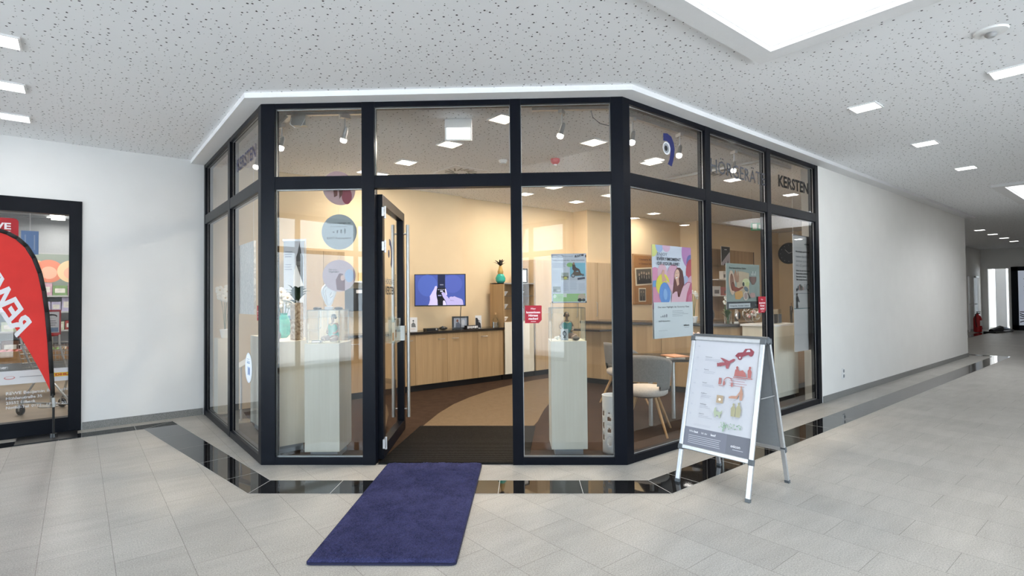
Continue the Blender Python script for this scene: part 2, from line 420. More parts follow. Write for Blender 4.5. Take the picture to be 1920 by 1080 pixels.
for k in range(len(INN) - 1):
    joint(INN[k], INN[k + 1], .003); joint(OUT[k], OUT[k + 1], .003)
struct(bb.build('trim_1'), 'polished black granite band let into the stone floor')
# shop floor
b = MB(); b.prism([(-2.38, 2.14), (-1.66, 1.52), (0.02, .06), (UE, .08), (UE, 4.1), (8, 4.1), (8, 4.6), (4.44, 4.9), (-2.4, 4.85)], .001, .006, M_CARP)
struct(b.build('floor_shop'), 'mottled brown carpet of the shop')
pth_l = [(790, 801), (806, 788), (822, 775), (850, 758), (880, 745), (918, 732), (957, 722), (1000, 713), (1060, 704), (1120, 697)]
pth_r = [(1190, 699), (1130, 705), (1090, 713), (1060, 726), (1035, 750), (1020, 768), (1008, 790), (998, 801)]
pp = [tuple(hz(x, y, .009)[:2]) for x, y in pth_l + pth_r]
b = MB(); b.prism(pp, .004, .009, M_PATH); struct(b.build('floor_path'), 'curved tan carpet path through the shop')
# ceiling with two square openings
XF0 = 25.0
SKY = [(-2.35, .17, -3.72, -1.21), (8.2, 10.6, -3.72, -1.29)]
xs = sorted([XW - .3, XF0 + 4.7, 13.0] + [s[0] for s in SKY] + [s[1] for s in SKY])
cb_ = MB()
for i in range(len(xs) - 1):
    x0, x1 = xs[i], xs[i + 1]; hole = [s for s in SKY if s[0] - .001 <= x0 and x1 <= s[1] + .001]
    if hole:
        cb_.box(x0, x1, YO - .2, hole[0][2], HC, HC + .02, M_CEIL); cb_.box(x0, x1, hole[0][3], 13.5, HC, HC + .02, M_CEIL)
    else: cb_.box(x0, x1, YO - .2, 13.5 if x0 < 12.9 else 2.1, HC, HC + .02, M_CEIL)
struct(cb_.build('ceiling'))
M_SHAFT = mat('white shaft lining', (.9, .9, .9), .8, spec=.1, noise=.01)
for k, (x0, x1, y0, y1) in enumerate(SKY):
    t = thing('skylight', ('large square recessed skylight with a round daylight dome above the a-frame board' if k == 0 else 'smaller-looking distant square recessed skylight over the far corridor'), 'skylight', ((x0 + x1) / 2, (y0 + y1) / 2, HC), 0, 'square skylights')
    hx_, hy_ = (x1 - x0) / 2, (y1 - y0) / 2; b = MB(); f = .15
    for (a0, a1, c0, c1) in ((-hx_ - f, hx_ + f, -hy_ - f, -hy_), (-hx_ - f, hx_ + f, hy_, hy_ + f), (-hx_ - f, -hx_, -hy_, hy_), (hx_, hx_ + f, -hy_, hy_)):
        b.box(a0, a1, c0, c1, -.045, -.0005, M_SOFF)
    b.build('frame', t)
    hx_ -= .006; hy_ -= .006; b = MB(); H = .62
    for (a0, a1, c0, c1) in ((-hx_ - .02, hx_ + .02, -hy_ - .02, -hy_), (-hx_ - .02, hx_ + .02, hy_, hy_ + .02), (-hx_ - .02, -hx_, -hy_, hy_), (hx_, hx_ + .02, -hy_, hy_)):
        b.box(a0, a1, c0, c1, -.01, H, M_SHAFT)
    # plate with a round opening
    R = 1.02; n = 48; vs = []; fs = []
    for i in range(n):
        a = 2 * PI * i / n; c_, s_ = math.cos(a), math.sin(a); q = 1 / max(abs(c_) / hx_, abs(s_) / hy_)
        vs += [(R * c_, R * s_, H), (q * c_, q * s_, H)]
    for i in range(n): j = (i + 1) % n; fs.append((2 * i, 2 * i + 1, 2 * j + 1, 2 * j))
    b.add(vs, fs, M_SHAFT); b.lathe([(R, H), (R, H + .3)], M_SHAFT, n=48, cap=False)
    b.build('shaft', t)
    b = MB(); b.lathe([(R, H + .3), (R * .93, H + .42), (R * .72, H + .56), (R * .4, H + .65), (.01, H + .68)], M_DOME, n=48, cap=False); b.build('dome', t, smooth=True)
    if k == 0: area_light('dome_light', t, 1.5, 38, (.93, .97, 1), (0, 0, H + .25))
    else: area_light('dome_light', t, 1.5, 60, (.93, .97, 1), (0, 0, H + .25))
# dropped soffit along the shop front
def off(pts, d):                                    # offset an open outline to the hall side
    r = []
    for i, p in enumerate(pts):
        p = Vector((*p, 0)); ns = []
        if i > 0: e = (Vector((*pts[i], 0)) - Vector((*pts[i - 1], 0))).normalized(); ns.append(Vector((e.y, -e.x, 0)))
        if i < len(pts) - 1: e = (Vector((*pts[i + 1], 0)) - Vector((*pts[i], 0))).normalized(); ns.append(Vector((e.y, -e.x, 0)))
        n = sum(ns, Vector()).normalized(); r.append((p + n * d / n.dot(ns[0]))[:2])
    return r
FL = [(-2.428, 4.854), (-2.428, 2.099), (0, 0), (UE + .12, 0), (UE + .12, 1.9)]
o1 = off(FL, .15); i1 = off(FL, -.12)
b = MB()
for i in range(len(FL) - 1):
    q = [o1[i], o1[i + 1], i1[i + 1], i1[i]]
    b.prism(q, 3.205, HC, M_SOFF)
struct(b.build('trim_2'), 'white dropped plaster soffit above the shop front')
# walls
def wall(name, x0, x1, y0, y1, z0, z1, m, label=None): return struct(MB().box(x0, x1, y0, y1, z0, z1, m).build(name), label)
wall('wall_right', 4.10, UE, .0, .22, 0, 3.205, M_WALLR)
wall('wall_right_return', UE - .2, UE, .22, 1.9, 0, HC, M_WALLR)
DX = -3.653                                        # right edge of the supermarket door opening
b = MB(); b.box(DX, -2.428, 4.854, 5.02, 0, HC, M_WALL); b.box(XW, DX, 4.854, 5.02, 2.6, HC, M_WALL); b.box(XW, -6.9, 4.854, 5.02, 0, 2.6, M_WALL)
struct(b.build('wall_left'))
b = MB(); b.box(-2.428, 1.57, 4.856, 5.02, 0, HC, M_CREAM); b.box(1.57, 4.44, 4.95, 5.1, 0, HC, M_CREAM)
b.box(4.44, 7.9, 4.55, 4.7, 0, HC, M_CREAM); b.box(4.44, 4.6, 4.7, 4.95, 0, HC, M_CREAM)
b.box(7.9, UE, 4.1, 4.3, 0, HC, M_CREAM); b.box(7.75, 7.9, 4.1, 4.55, 0, HC, M_CREAM)
struct(b.build('wall_back'), 'cream back wall of the shop')
wall('wall_shop_end', UE - .35, UE - .2, .22, 4.1, 0, HC, M_CREAM, 'cream end wall of the shop')
# skirting
struct(MB().box(4.12, UE + .012, -.012, -.0005, 0, .085, M_BASE).build('baseboard_right'))
struct(MB().box(DX + .01, -2.44, 4.842, 4.8535, 0, .085, M_BASE).build('baseboard_left'))
# far part of the corridor
XF = 25.0
wall('wall_far_side', UE, XF + 2.2, 1.9, 2.1, 0, HC, M_WALLR)
wall('wall_far_passage', XF + 3.2, XF + 4.5, 1.9, 2.1, 0, HC, M_WALLR)  # unseen wall; the gap before it is added to let daylight into the passage
b = MB()                                            # end wall with an opening and a dark framed door
def colx(px): return hx(px, 560, XF).y
o0, oA, d0, d1 = colx(1853), colx(1892), colx(1897), colx(1960)
b.box(XF, XF + .2, o0, 1.9, 0, HC, M_WALLR); b.box(XF, XF + .2, oA, o0, 2.45, HC, M_WALLR); b.box(XF, XF + .2, d0, oA, 0, HC, M_WALLR)
b.box(XF, XF + .2, d1, d0, 2.5, HC, M_WALLR); b.box(XF, XF + .2, YO, d1, 0, HC, M_WALLR)
struct(b.build('wall_far_end'))
wall('wall_passage', XF + 4.5, XF + 4.7, -.6, 1.9, 0, HC, M_WALL)
pc = hx(1874, 560, XF + 1.0).y
struct(MB().box(XF + 1.0, XF + 1.35, pc - .22, pc + .12, 0, HC, M_WALL).build('wall_pillar'), 'white pillar in the far passage')
struct(MB().box(UE + .21, XF, 1.887, 1.899, 0, .085, M_BASE).build('baseboard_far'))
# hall side opposite: glazed fronts onto daylight
def glazed(name, n_or_x, axis, at, z_tr=2.5, thick=.08, lo=0, hi=0, step=1.0):
    b = MB(); k = n_or_x
    pos = [lo + i * (hi - lo) / k for i in range(k + 1)]
    def bx(a0, a1, z0, z1):
        if axis == 'x': b.box(a0, a1, at - thick, at, z0, z1, M_FRAME)
        else: b.box(at - thick, at, a0, a1, z0, z1, M_FRAME)
    for p in pos: bx(p - .04, p + .04, 0, HC)
    for z0, z1 in ((0, .08), (z_tr - .06, z_tr + .06), (HC - .1, HC)): bx(lo, hi, z0, z1)
    o = struct(b.build(name)); g = MB()
    if axis == 'x': g.box(lo, hi, at - .045, at - .035, .05, HC - .05, M_GLASS)
    else: g.box(at - .045, at - .035, lo, hi, .05, HC - .05, M_GLASS)
    g.build('pane', o); return o
glazed('window_5', 3, 'x', YO, lo=-8.0, hi=-4.9); glazed('window_7', 6, 'x', YO, lo=-2.96, hi=4.1); wall('wall_opposite_pier', -4.86, -3.0, YO - .2, YO, 0, HC, M_WALL)
glazed('window_6', 7, 'y', XW, lo=-5.2, hi=4.4)
wall('wall_opposite', 4.14, XE2, YO - .2, YO, 0, HC, M_WALL)
wall('wall_opposite_corner', XW - .2, -8.04, YO - .2, YO, 0, HC, M_WALL)
b = MB(); b.box(XW - .2, XW, YO, -5.24, 0, HC, M_WALL); b.box(XW - .2, XW, 4.44, 5.0, 0, HC, M_WALL); struct(b.build('wall_entrance'))
for nm, loc, rot, sx, sy in (('daylight_front', (-1.95, YO - .25, 1.65), (math.radians(90), 0, 0), 12.2, 3.2), ('daylight_side', (XW - .25, -.4, 1.65), (math.radians(90), 0, -PI / 2), 9.7, 3.2)):
    l = bpy.data.lights.new(nm, 'AREA'); l.shape = 'RECTANGLE'; l.size = sx; l.size_y = sy; l.energy = 1
    l.cycles.is_portal = True
    o = bpy.data.objects.new(nm, l); COL.objects.link(o); o.location = loc; o.rotation_euler = rot

# ------------------------------------------------------------------ shop front
ZT0, ZT1, ZH, ZTOP, ZB = 2.437, 2.55, 3.157, 3.205, .066
def shopfront(name, loc, rot, L, posts, door=None, ztop_rail=ZH):
    b = MB(); D0, D1 = 0.0, .09
    for a, c in posts: b.box(a, c, D0, D1, 0, ZTOP, M_FRAME)
    for i in range(len(posts) - 1):
        a, c = posts[i][1], posts[i + 1][0]
        b.box(a, c, D0 + .002, D1, ztop_rail, ZTOP, M_FRAME); b.box(a, c, D0 + .002, D1, ZT0, ZT1, M_FRAME)
        if door != i: b.box(a, c, D0 + .002, D1, 0, ZB, M_FRAME)
    root = b.build(name, loc=loc, rot=rot, bevel=.002); struct(root)
    for i in range(len(posts) - 1):
        a, c = posts[i][1], posts[i + 1][0]
        for z0, z1 in ((ZT1, ztop_rail), (ZB, ZT0)):
            if door == i and z0 == ZB: continue
            g = MB(); g.add([(a, .028, z0), (c, .028, z0), (c, .028, z1), (a, .028, z1)], [(0, 1, 2, 3)], M_GLASS)
            q = .006                                # light rubber bead at the edge of the pane
            for (x0, x1, w0, w1) in ((a, a + q, z0, z1), (c - q, c, z0, z1), (a, c, z0, z0 + q), (a, c, z1 - q, z1)):
                g.box(x0, x1, .03, .036, w0, w1, M_ALU)
            g.build('pane', root)
    return root
FRONT = shopfront('window_2', PA, CH_A, 3.21, [(0, .124), (.905, 1.019), (2.223, 2.317), (3.104, 3.2095)], door=1)
LEFT = shopfront('window_1', PC, -PI / 2, 2.755, [(0, .08), (1.40, 1.50), (2.66, 2.755)])
RIGHT = shopfront('window_3', PB, 0, 4.1, [(0, .095), (1.31, 1.41), (2.64, 2.74), (4.0, 4.10)])
def fr_front(s, d, z=0): return PA + CH * s + CHN * d + Vector((0, 0, z))
def fr_right(s, d, z=0): return Vector((s, d, z))
def fr_left(s, d, z=0): return PC + Vector((0, -1, 0)) * s + Vector((1, 0, 0)) * d + Vector((0, 0, z))
def on_front(px, py, d=0): p = hp(px, py, PA + CHN * d, CHN); return ((p - PA).dot(CH), p.z)
def on_right(px, py, d=0): p = hy(px, py, d); return (p.x, p.z)
def on_left(px, py, d=0): p = hx(px, py, PC.x + d); return (PC.y - p.y, p.z)

# open door leaf (hinged at the left post of the entrance, standing into the shop)
hinge = fr_front(.992, .10); LA = math.atan2(RY.y, RY.x) + math.radians(1.5)
dr = thing('door_1', 'glass shop door standing open inwards', 'door', hinge, LA)
struct(dr); del dr['category']
LW = 1.13
b = MB(); T = .07
b.box(.0, .085, -T, 0, .02, 2.40, M_FRAME); b.box(LW - .085, LW, -T, 0, .02, 2.40, M_FRAME); b.box(.085, LW - .085, -T, 0, 2.31, 2.40, M_FRAME); b.box(.085, LW - .085, -T, 0, .02, .13, M_FRAME)
b.build('door_frame', dr, bevel=.002)
g = MB(); g.add([(.085, -.03, .13), (LW - .085, -.03, .13), (LW - .085, -.03, 2.31), (.085, -.03, 2.31)], [(0, 1, 2, 3)], M_GLASS); g.build('pane', dr)
for sd in (-1, 1):
    b = MB(); y = -T / 2 + sd * (T / 2 + .045); x = LW - .05
    b.tube([(x, y, .16), (x, y, 2.27)], .019, M_STEEL, 14)
    for z in (.25, 2.17): b.tube([(x, y, z), (x, -T / 2 + sd * T / 2, z)], .009, M_STEEL, 8)
    b.build('pull_handle', dr, smooth=True)
for z in (.16, 1.93, 2.24):
    b = MB(); b.box(-.045, .045, -.062 - .012, -.056, z - .04, z + .04, M_ALU); b.tube([(0, -.075, z - .055), (0, -.075, z + .055)], .011, M_ALU, 10)
    for q in (-.03, .0, .03): b.box(-.04, -.008, -.077, -.074, z + q - .008, z + q + .008, M_STEEL)
    hg = b.build('hinge', dr); hg.location = (.02, -.012, 0)
b = MB(); b.box(LW - .09, LW - .02, -T - .012, .012, 1.0, 1.16, M_STEEL); b.build('lock', dr)
# decals of the door glass
a = Art(y=-.032)
zc = 1.90; pts = []
for i in range(13): t = math.radians(100 - i * 12); pts.append((.40 + .10 + .12 * math.cos(t), zc + .17 * math.sin(t) - .02))
inner = [(.40 + .10 + .07 * math.cos(math.radians(100 - i * 12)), zc + .11 * math.sin(math.radians(100 - i * 12)) - .02) for i in range(13)]
a.poly(pts + inner[::-1], '1b2452'); a.ell(.46, zc, .03, .04, '1b2452')
a.text('HÖRGERÄTE', .30, 1.60, .05, '70757c', width=.42); a.text('KERSTEN', .30, 1.50, .075, '15171c', .02, width=.42)
a.build('decal', dr)
# opening hours pocket on the door: acrylic brochure holder with leaflets
t = thing('brochure_holder', 'clear acrylic brochure holder stuck on the open glass door', 'brochure holder', dr.matrix_basis @ Vector((.55, -.033, 1.02)), LA)
b = MB(); b.box(-.13, .13, -.07, -.066, 0, .24, M_ACRYL); b.box(-.13, .13, -.004, 0, 0, .26, M_ACRYL); b.box(-.13, .13, -.066, -.004, 0, .005, M_ACRYL); b.box(-.134, -.13, -.07, 0, 0, .24, M_ACRYL); b.box(.13, .134, -.07, 0, 0, .24, M_ACRYL); b.build('pocket', t)
b = Art(-.03); b.rect(-.11, .01, .03, .2, 'e8e4de'); b.rect(-.1, .02, -.02, .1, 'b98f6a'); b.rect(.02, .03, .12, .22, 'd9dde2'); b.rect(.05, .04, .11, .12, '8a5a3a'); b.build('leaflet', t)

# lettering on the panes (outer face)
def vinyl(name, label, loc, rot, fn):
    a = Art(y=.024, step=.0006); fn(a); o = a.build(name, loc=loc, rot=rot); return tag(o, label, 'sign'); 
def f_logo(a, x=.71, z=2.87):
    pts = []; inn = []
    for i in range(17):
        t = math.radians(115 - i * 9.5); pts.append((x - .07 + .165 * math.cos(t), z - .03 + .19 * math.sin(t)))
    tail = [(x + .045, z - .155), (x - .02, z - .15)]
    for i in range(17):
        t = math.radians(115 - i * 9.5); inn.append((x - .07 + .085 * math.cos(t), z - .02 + .10 * math.sin(t)))
    outer = [(x - .085, z + .135), (x - .02, z + .145), (x + .045, z + .125), (x + .085, z + .07), (x + .098, z + .01), (x + .09, z - .05), (x + .07, z - .11), (x + .045, z - .165)]
    inner = [(x - .02, z - .15), (x + .012, z - .10), (x + .028, z - .04), (x + .03, z + .01), (x + .012, z + .05), (x - .03, z + .07), (x - .085, z + .065)]
    a.poly(outer + inner, '17205a')
    a.ell(x - .035, z, .06, .062, 'd9d9dc'); a.ell(x - .04, z, .045, .048, '8c8f96'); a.ell(x - .045, z - .002, .024, .026, '10121a')
vinyl('window_logo', 'dark blue curved ear logo stuck on the upper right-hand pane', PB, 0, f_logo)
vinyl('window_lettering', 'thin grey HÖRGERÄTE lettering on the middle upper pane', PB, 0, lambda a: a.text('HÖRGERÄTE', 1.45, 2.755, .145, '4a4c52', .006, width=1.19))
vinyl('window_lettering', 'bold black KERSTEN lettering on the upper pane beside the white wall', PB, 0, lambda a: a.text('KERSTEN', 2.985, 2.80, .135, '101216', .032, width=.86))
vinyl('window_lettering', 'KERSTEN lettering on the upper pane of the left side front', PC, -PI / 2, lambda a: a.text('KERSTEN', 1.72, 2.795, .125, '3a3a55', .018, width=.76))

# ------------------------------------------------------------------ lamps
P_EXT, P_INT, P_SPOT = 3.2, 15.0, 9.0
def make_downlight(warm):
    t = thing('ceiling_light', 'x', 'lamp', (0, 0, 0), 0)
    b = MB(); h = .105; r = .012
    for a in ((-h - r, h + r, -h - r, -h), (-h - r, h + r, h, h + r), (-h - r, -h, -h, h), (h, h + r, -h, h)): b.box(*a, -.012, -.0005, M_WHITE)
    b.build('frame', t)
    MB().box(-h, h, -h, h, -.008, -.0005, M_LWARM if warm else M_LCOOL).build('diffuser', t)
    area_light('lamp_light', t, .19, P_INT if warm else P_EXT, (1, .89, .75) if warm else (1, .96, .90), (0, 0, -.016))
    return t
L_E = make_downlight(False); L_I = make_downlight(True); usedE = usedI = False
def downlight(x, y, warm, label, group=None, rot=0):
    global usedE, usedI
    if warm: o = L_I if not usedI else copy_tree(L_I); usedI = True
    else: o = L_E if not usedE else copy_tree(L_E); usedE = True
    o.location = (x, y, HC); o.rotation_euler = (0, 0, rot); o['label'] = label
    o['group'] = group or ('warm square downlights in the shop ceiling' if warm else 'square downlights in the hall ceiling')
    return o
for k, (x, y, l) in enumerate(((2.16, -1.18, 'square white downlight in the hall, nearest along the right shop front'), (4.14, -1.18, 'square white downlight in the hall beside the start of the white wall'), (6.14, -1.18, 'square white downlight in the hall along the middle of the white wall'),
     (2.16, -2.20, 'square white downlight cut by the right picture edge, below the round detector'),
     (-4.17, 4.03, 'square white downlight by the left edge, closest to the supermarket wall'), (-4.15, 3.04, 'square white downlight by the left edge, middle of three'), (-4.12, 2.01, 'square white downlight by the left edge, highest in the picture'))):
    downlight(x, y, False, l)
for k, x in enumerate((16.06, 17.8, 19.57, 21.3)): downlight(x, .38, False, 'small distant square downlight at the far end of the corridor, number %s from the left' % ('one', 'two', 'three', 'four')[k], 'far downlights in the corridor end')
for x, y in ((-4.1, .0), (-4.1, -2.0), (-1.9, -4.6), (2.1, -4.6), (6.1, -4.6), (8.1, -4.6), (-7.5, -3.2), (-7.5, 2.0), (14.1, -1.2), (14.1, -4.4), (19, -3.5)):
    downlight(x, y, False, 'square white downlight in the hall ceiling outside the picture', 'downlights outside the picture')
for x, y, l in ((-.39, 1.19, 'warm square downlight just behind the middle front post, next to the exit sign'), (-.34, 2.26, 'warm square downlight directly under the exit sign box'), (-.35, 3.31, 'warm square downlight seen left of the exit sign through the door transom'),
     (-.34, 4.15, 'warm square downlight at the lower left corner of the door transom pane'), (.94, 1.19, 'warm square downlight in the upper pane beside the red siren'), (2.30, 3.29, 'warm square downlight cut by the transom above the standing figure pane'),
     (2.3, 4.0, 'warm square downlight small and near the post right of the entrance'), (3.56, 4.0, 'warm square downlight low in the pane above the newspaper poster'), (3.57, 3.2, 'warm square downlight beside the right corner post below the transom'),
     (2.25, 1.35, 'warm square downlight beside the blue ear logo'), (5.94, 4.0, 'warm square downlight above the balloon poster'), (6.0, 2.2, 'warm downlight deep inside behind the ear poster pane'), (4.3, 2.0, 'warm downlight over the reception counter'), (9.5, 2.2, 'warm downlight near the shop end wall')):
    downlight(x, y, True, l)

def spot(loc, rot=0.0, label='', tilt=.25):
    t = thing('track_spotlight', label, 'spotlight', loc, rot, 'spotlights on the window tracks')
    MB().box(-.045, .045, -.018, .018, -.035, 0, M_ALU).build('adapter', t)
    MB().tube([(0, 0, -.035), (0, 0, -.13)], .007, M_ALU, 8).build('stem', t, smooth=True)
    b = MB(); b.lathe([(.016, .06), (.022, .03), (.022, -.03), (.034, -.055)], M_ALU, n=16)
    h = b.build('lamp_head', t, smooth=True); h.location = (0, 0, -.18); h.rotation_euler = (tilt, .15, 0)
    b = MB(); b.lathe([(.032, -.05), (.030, -.075), (.02, -.085), (.002, -.088)], lamp_mat('spot bulb', (1, .95, .86), 9.0), n=16)
    q = b.build('bulb', h, smooth=True)
    area_light('bulb_light', h, .05, P_SPOT, (1, .86, .68), (0, 0, -.10), 120)
    return t
def track(name, p0, p1, label):
    p0, p1 = Vector(p0), Vector(p1); d = p1 - p0; t = math.atan2(d.y, d.x)
    o = MB().box(0, d.length, -.018, .018, -.032, 0, M_ALU).build(name, loc=p0, rot=t); tag(o, label, 'light track', 'light tracks'); return o
zt = HC - .02
def fz(px, py): p = hz(px, py, 3.2); return p
ta = fr_front(.10, .30, zt); tb = fr_front(.82, .30, zt)
track('light_track', ta, tb, 'short aluminium light track behind the upper pane of the left front window')
tc_, td = fr_front(2.42, .30, zt), fr_front(3.14, .30, zt)
track('light_track', tc_, td, 'short aluminium light track above the standing figure window')
te, tf = Vector((.2, .30, zt)), Vector((3.95, .30, zt))
track('light_track', te, tf, 'long aluminium light track behind the right side upper panes')
track('light_track', Vector((-2.12, 4.4, zt)), Vector((-2.12, 2.2, zt)), 'aluminium light track behind the left side front')
track('light_track', hz(1237, 338, 3.22), hz(1432, 298, 3.22), 'thin track crossing the shop ceiling behind the lettered panes')
spot(fr_front(.655, .30, zt - .032), 0, 'spotlight hanging in the upper left front pane')
spot(fr_front(2.70, .30, zt - .032), .4, 'spotlight hanging above the standing figure window')
for px, py, l in ((1186, 243, 'spotlight half hidden by the right corner post'), (1274, 262, 'spotlight beside the blue ear logo'), (1376, 300, 'spotlight behind the thin grey lettering'), (1434, 322, 'spotlight at the end of the thin grey lettering, by the mullion')):
    spot((on_right(px, py, .3)[0], .30, zt - .032), 1.2, l)
for y, l in ((2.55, 'spotlight behind the left side front near the corner'), (3.5, 'spotlight behind the left side front, farther one')): spot((-2.12, y, zt - .032), 1.6, l)
# transformer box at the left end of the track
t = thing('track_feed', 'small metal feed box with looped cable at the left end of the light track', 'feed box', fr_front(.20, .30, zt - .033), CH_A)
MB().box(-.05, .09, -.03, .03, -.10, -.0, M_STEEL).build('box', t)
MB().tube([(-.04, -.04, -.03), (-.05, -.05, -.09), (0, -.05, -.13), (.06, -.05, -.11), (.09, -.04, -.04)], .004, M_ALU, 6).build('cable', t)
o = MB().tube([Vector((0, 0, 0)), (.02, .02, -.06), (.09, .05, -.11), (.2, .1, -.12)], .004, M_DARKALU, 6).build('loose_cable', loc=fr_front(2.97, .3, zt - .036), rot=CH_A); tag(o, 'thin cable drooping from the track towards the right corner post', 'cable')

# exit sign box, siren, detector, vents
p = hz(859, 224, 3.245)
t = thing('exit_sign', 'white illuminated exit sign box under the shop ceiling behind the transom', 'sign', (p.x, p.y, HC), VIEW_A)
MB().box(-.135, .135, 0, .05, -.085, 0, M_WHITE).build('housing', t)
MB().box(-.12, .12, .012, .035, -.20, -.085, lamp_mat('sign panel', (.93, .98, 1), 1.3)).build('panel', t)
MB().box(-.135, -.12, .01, .04, -.215, -.085, M_WHITE).box(.12, .135, .01, .04, -.215, -.085, M_WHITE).box(-.12, .12, .01, .04, -.215, -.2, M_WHITE).build('rim', t)
p = hz(1041, 299, 3.245); t = thing('siren', 'small round red alarm siren on the shop ceiling', 'siren', (p.x, p.y, HC))
MB().lathe([(.062, 0), (.062, -.03), (.05, -.05), (.03, -.068), (.001, -.07)], M_RED, n=20).build('body', t, smooth=True)
MB().ball((0, 0, -.07), .022, M_WHITE, 10).build('lens', t)
def detector(p, label, r=.055, m=M_WHITE):
    t = thing('smoke_detector', label, 'detector', (p.x, p.y, HC)); MB().lathe([(r, 0), (r, -.018), (r * .8, -.035), (r * .5, -.05), (.001, -.052)], m, n=20).build('body', t, smooth=True)
    MB().lathe([(r * .72, -.036), (r * .62, -.046)], M_DARKALU, n=20, cap=False).build('slots', t)
detector(hz(943, 302, 3.24), 'small white smoke detector seen through the door transom')
p = hz(1858, 58, 3.25); t = thing('ceiling_detector', 'flat round white detector disc on the hall ceiling, upper right', 'detector', (p.x, p.y, HC))
MB().lathe([(.095, 0), (.09, -.012), (.05, -.016), (.001, -.016)], M_WHITE, n=28).build('plate', t, smooth=True)
MB().lathe([(.03, -.016), (.035, -.03), (.02, -.045), (.001, -.045)], M_ALU, n=14).build('sensor', t, smooth=True)
for (px, py, l) in ((864, 322, 'swirl air vent in the shop ceiling seen at the door transom'), (1352, 322, 'swirl air vent in the shop ceiling behind the grey lettering')):
    p = hz(px, py, 3.25); t = thing('swirl_vent', l, 'vent', (p.x, p.y, HC), 0, 'swirl air vents')
    MB().box(-.28, .28, -.28, .28, -.006, -.0005, M_SOFF).build('plate', t)
    b = MB()
    for k in range(14):
        a = 2 * PI * k / 14; M = Matrix.Rotation(a, 4, 'Z') @ Matrix.Translation((.16, 0, 0)) @ Matrix.Rotation(.5, 4, 'Z'); b.box(-.075, .075, -.012, .012, -.009, -.0065, M_BLACK, M)
    b.build('slots', t)
# hanging green escape sign deep inside
p = hd(1422, 425, 9.0)
t = thing('escape_sign', 'small green escape sign hanging deep inside behind the ear poster pane', 'sign', p, VIEW_A)
b = Art(-.004); b.rect(-.13, -.065, .13, .065, '3f9d78'); b.rect(-.10, -.045, -.03, .045, 'e8f4ee'); b.poly([(.0, -.03), (.04, -.03), (.04, -.05), (.09, 0), (.04, .05), (.04, .03), (0, .03)], 'e8f4ee'); b.build('face', t)
MB().box(-.13, .13, -.003, .003, -.065, .065, M_ACRYL).tube([(-.1, 0, .065), (-.1, 0, HC - p.z)], .002, M_ALU, 5).tube([(.1, 0, .065), (.1, 0, HC - p.z)], .002, M_ALU, 5).build('hanger', t)

# ------------------------------------------------------------------ door mats
def zo(px, py, z=0): p = hz(px, py, z); return p
b = MB()
P4 = [fr_front(1.04, .01), fr_front(2.35, .01), zo(1004, 801.5), zo(788, 801.5)]
P4[3] = P4[3]
b.prism([tuple(p[:2]) for p in P4], .0065, .016, M_MAT)
Wd = (P4[1] - P4[0])
for k in range(62):
    f = (k + .5) / 62; q0 = P4[0].lerp(P4[3], f); q1 = P4[1].lerp(P4[2], f); d = (q1 - q0).normalized(); n = Vector((-d.y, d.x, 0)) * .006
    b.prism([tuple((q0 - n)[:2]), tuple((q1 - n)[:2]), tuple((q1 + n)[:2]), tuple((q0 + n)[:2])], .016, .021, M_MAT)
tag(b.build('entrance_matting'), 'black ribbed entrance matting inside the shop door', 'mat')
# blue rug: thick pile with a bound edge
q = [zo(740, 873), zo(920, 873), zo(833, 1061), zo(551, 1061)]
rc = (q[0] + q[2]) / 2; ax = ((q[1] - q[0]) + (q[2] - q[3])); ay = ((q[0] - q[3]) + (q[1] - q[2])); RW = ax.length / 2; RL = ay.length / 2; ra = math.atan2(ax.y, ax.x)
shear = ax.normalized().dot(ay.normalized())
t = thing('blue_rug', 'dark blue shaggy rug lying in front of the shop door', 'rug', (rc.x, rc.y, 0), ra)
def rrect(w, h, r, n=6):
    o = []
    for cx, cy_, a0 in ((w / 2 - r, h / 2 - r, 0), (-w / 2 + r, h / 2 - r, 90), (-w / 2 + r, -h / 2 + r, 180), (w / 2 - r, -h / 2 + r, 270)):
        for i in range(n + 1): a = math.radians(a0 + 90 * i / n); o.append((cx + r * math.cos(a), cy_ + r * math.sin(a)))
    return o
MB().prism(rrect(RW, RL, .03), .002, .012, mat('dark blue binding', (.01, .012, .045), .8)).build('backing', t)
bm = bmesh.new(); nx, ny = 130, 260; grid = []
from mathutils import noise as NZ
for j in range(ny + 1):
    row = []
    for i in range(nx + 1):
        x = (i / nx - .5) * (RW - .012); y = (j / ny - .5) * (RL - .012)
        e = min(1, min(i, nx - i) / 3, min(j, ny - j) / 3); h = .014 + .014 * math.sqrt(max(0, e))
        h += (.004 * NZ.noise(Vector((x * 9, y * 9, 0))) + .0075 * NZ.noise(Vector((x * 62, y * 62, 3))) + .0045 * random.random()) * e
        dx = .003 * NZ.noise(Vector((x * 90, y * 90, 7))); row.append(bm.verts.new((x + dx, y + dx, h)))
    grid.append(row)
for j in range(ny):
    for i in range(nx): bm.faces.new((grid[j][i], grid[j][i + 1], grid[j + 1][i + 1], grid[j + 1][i]))
me = bpy.data.meshes.new('pile'); bm.to_mesh(me); bm.free(); me.materials.append(M_RUG)
for p_ in me.polygons: p_.use_smooth = True
o = bpy.data.objects.new('pile', me); COL.objects.link(o); o.parent = t

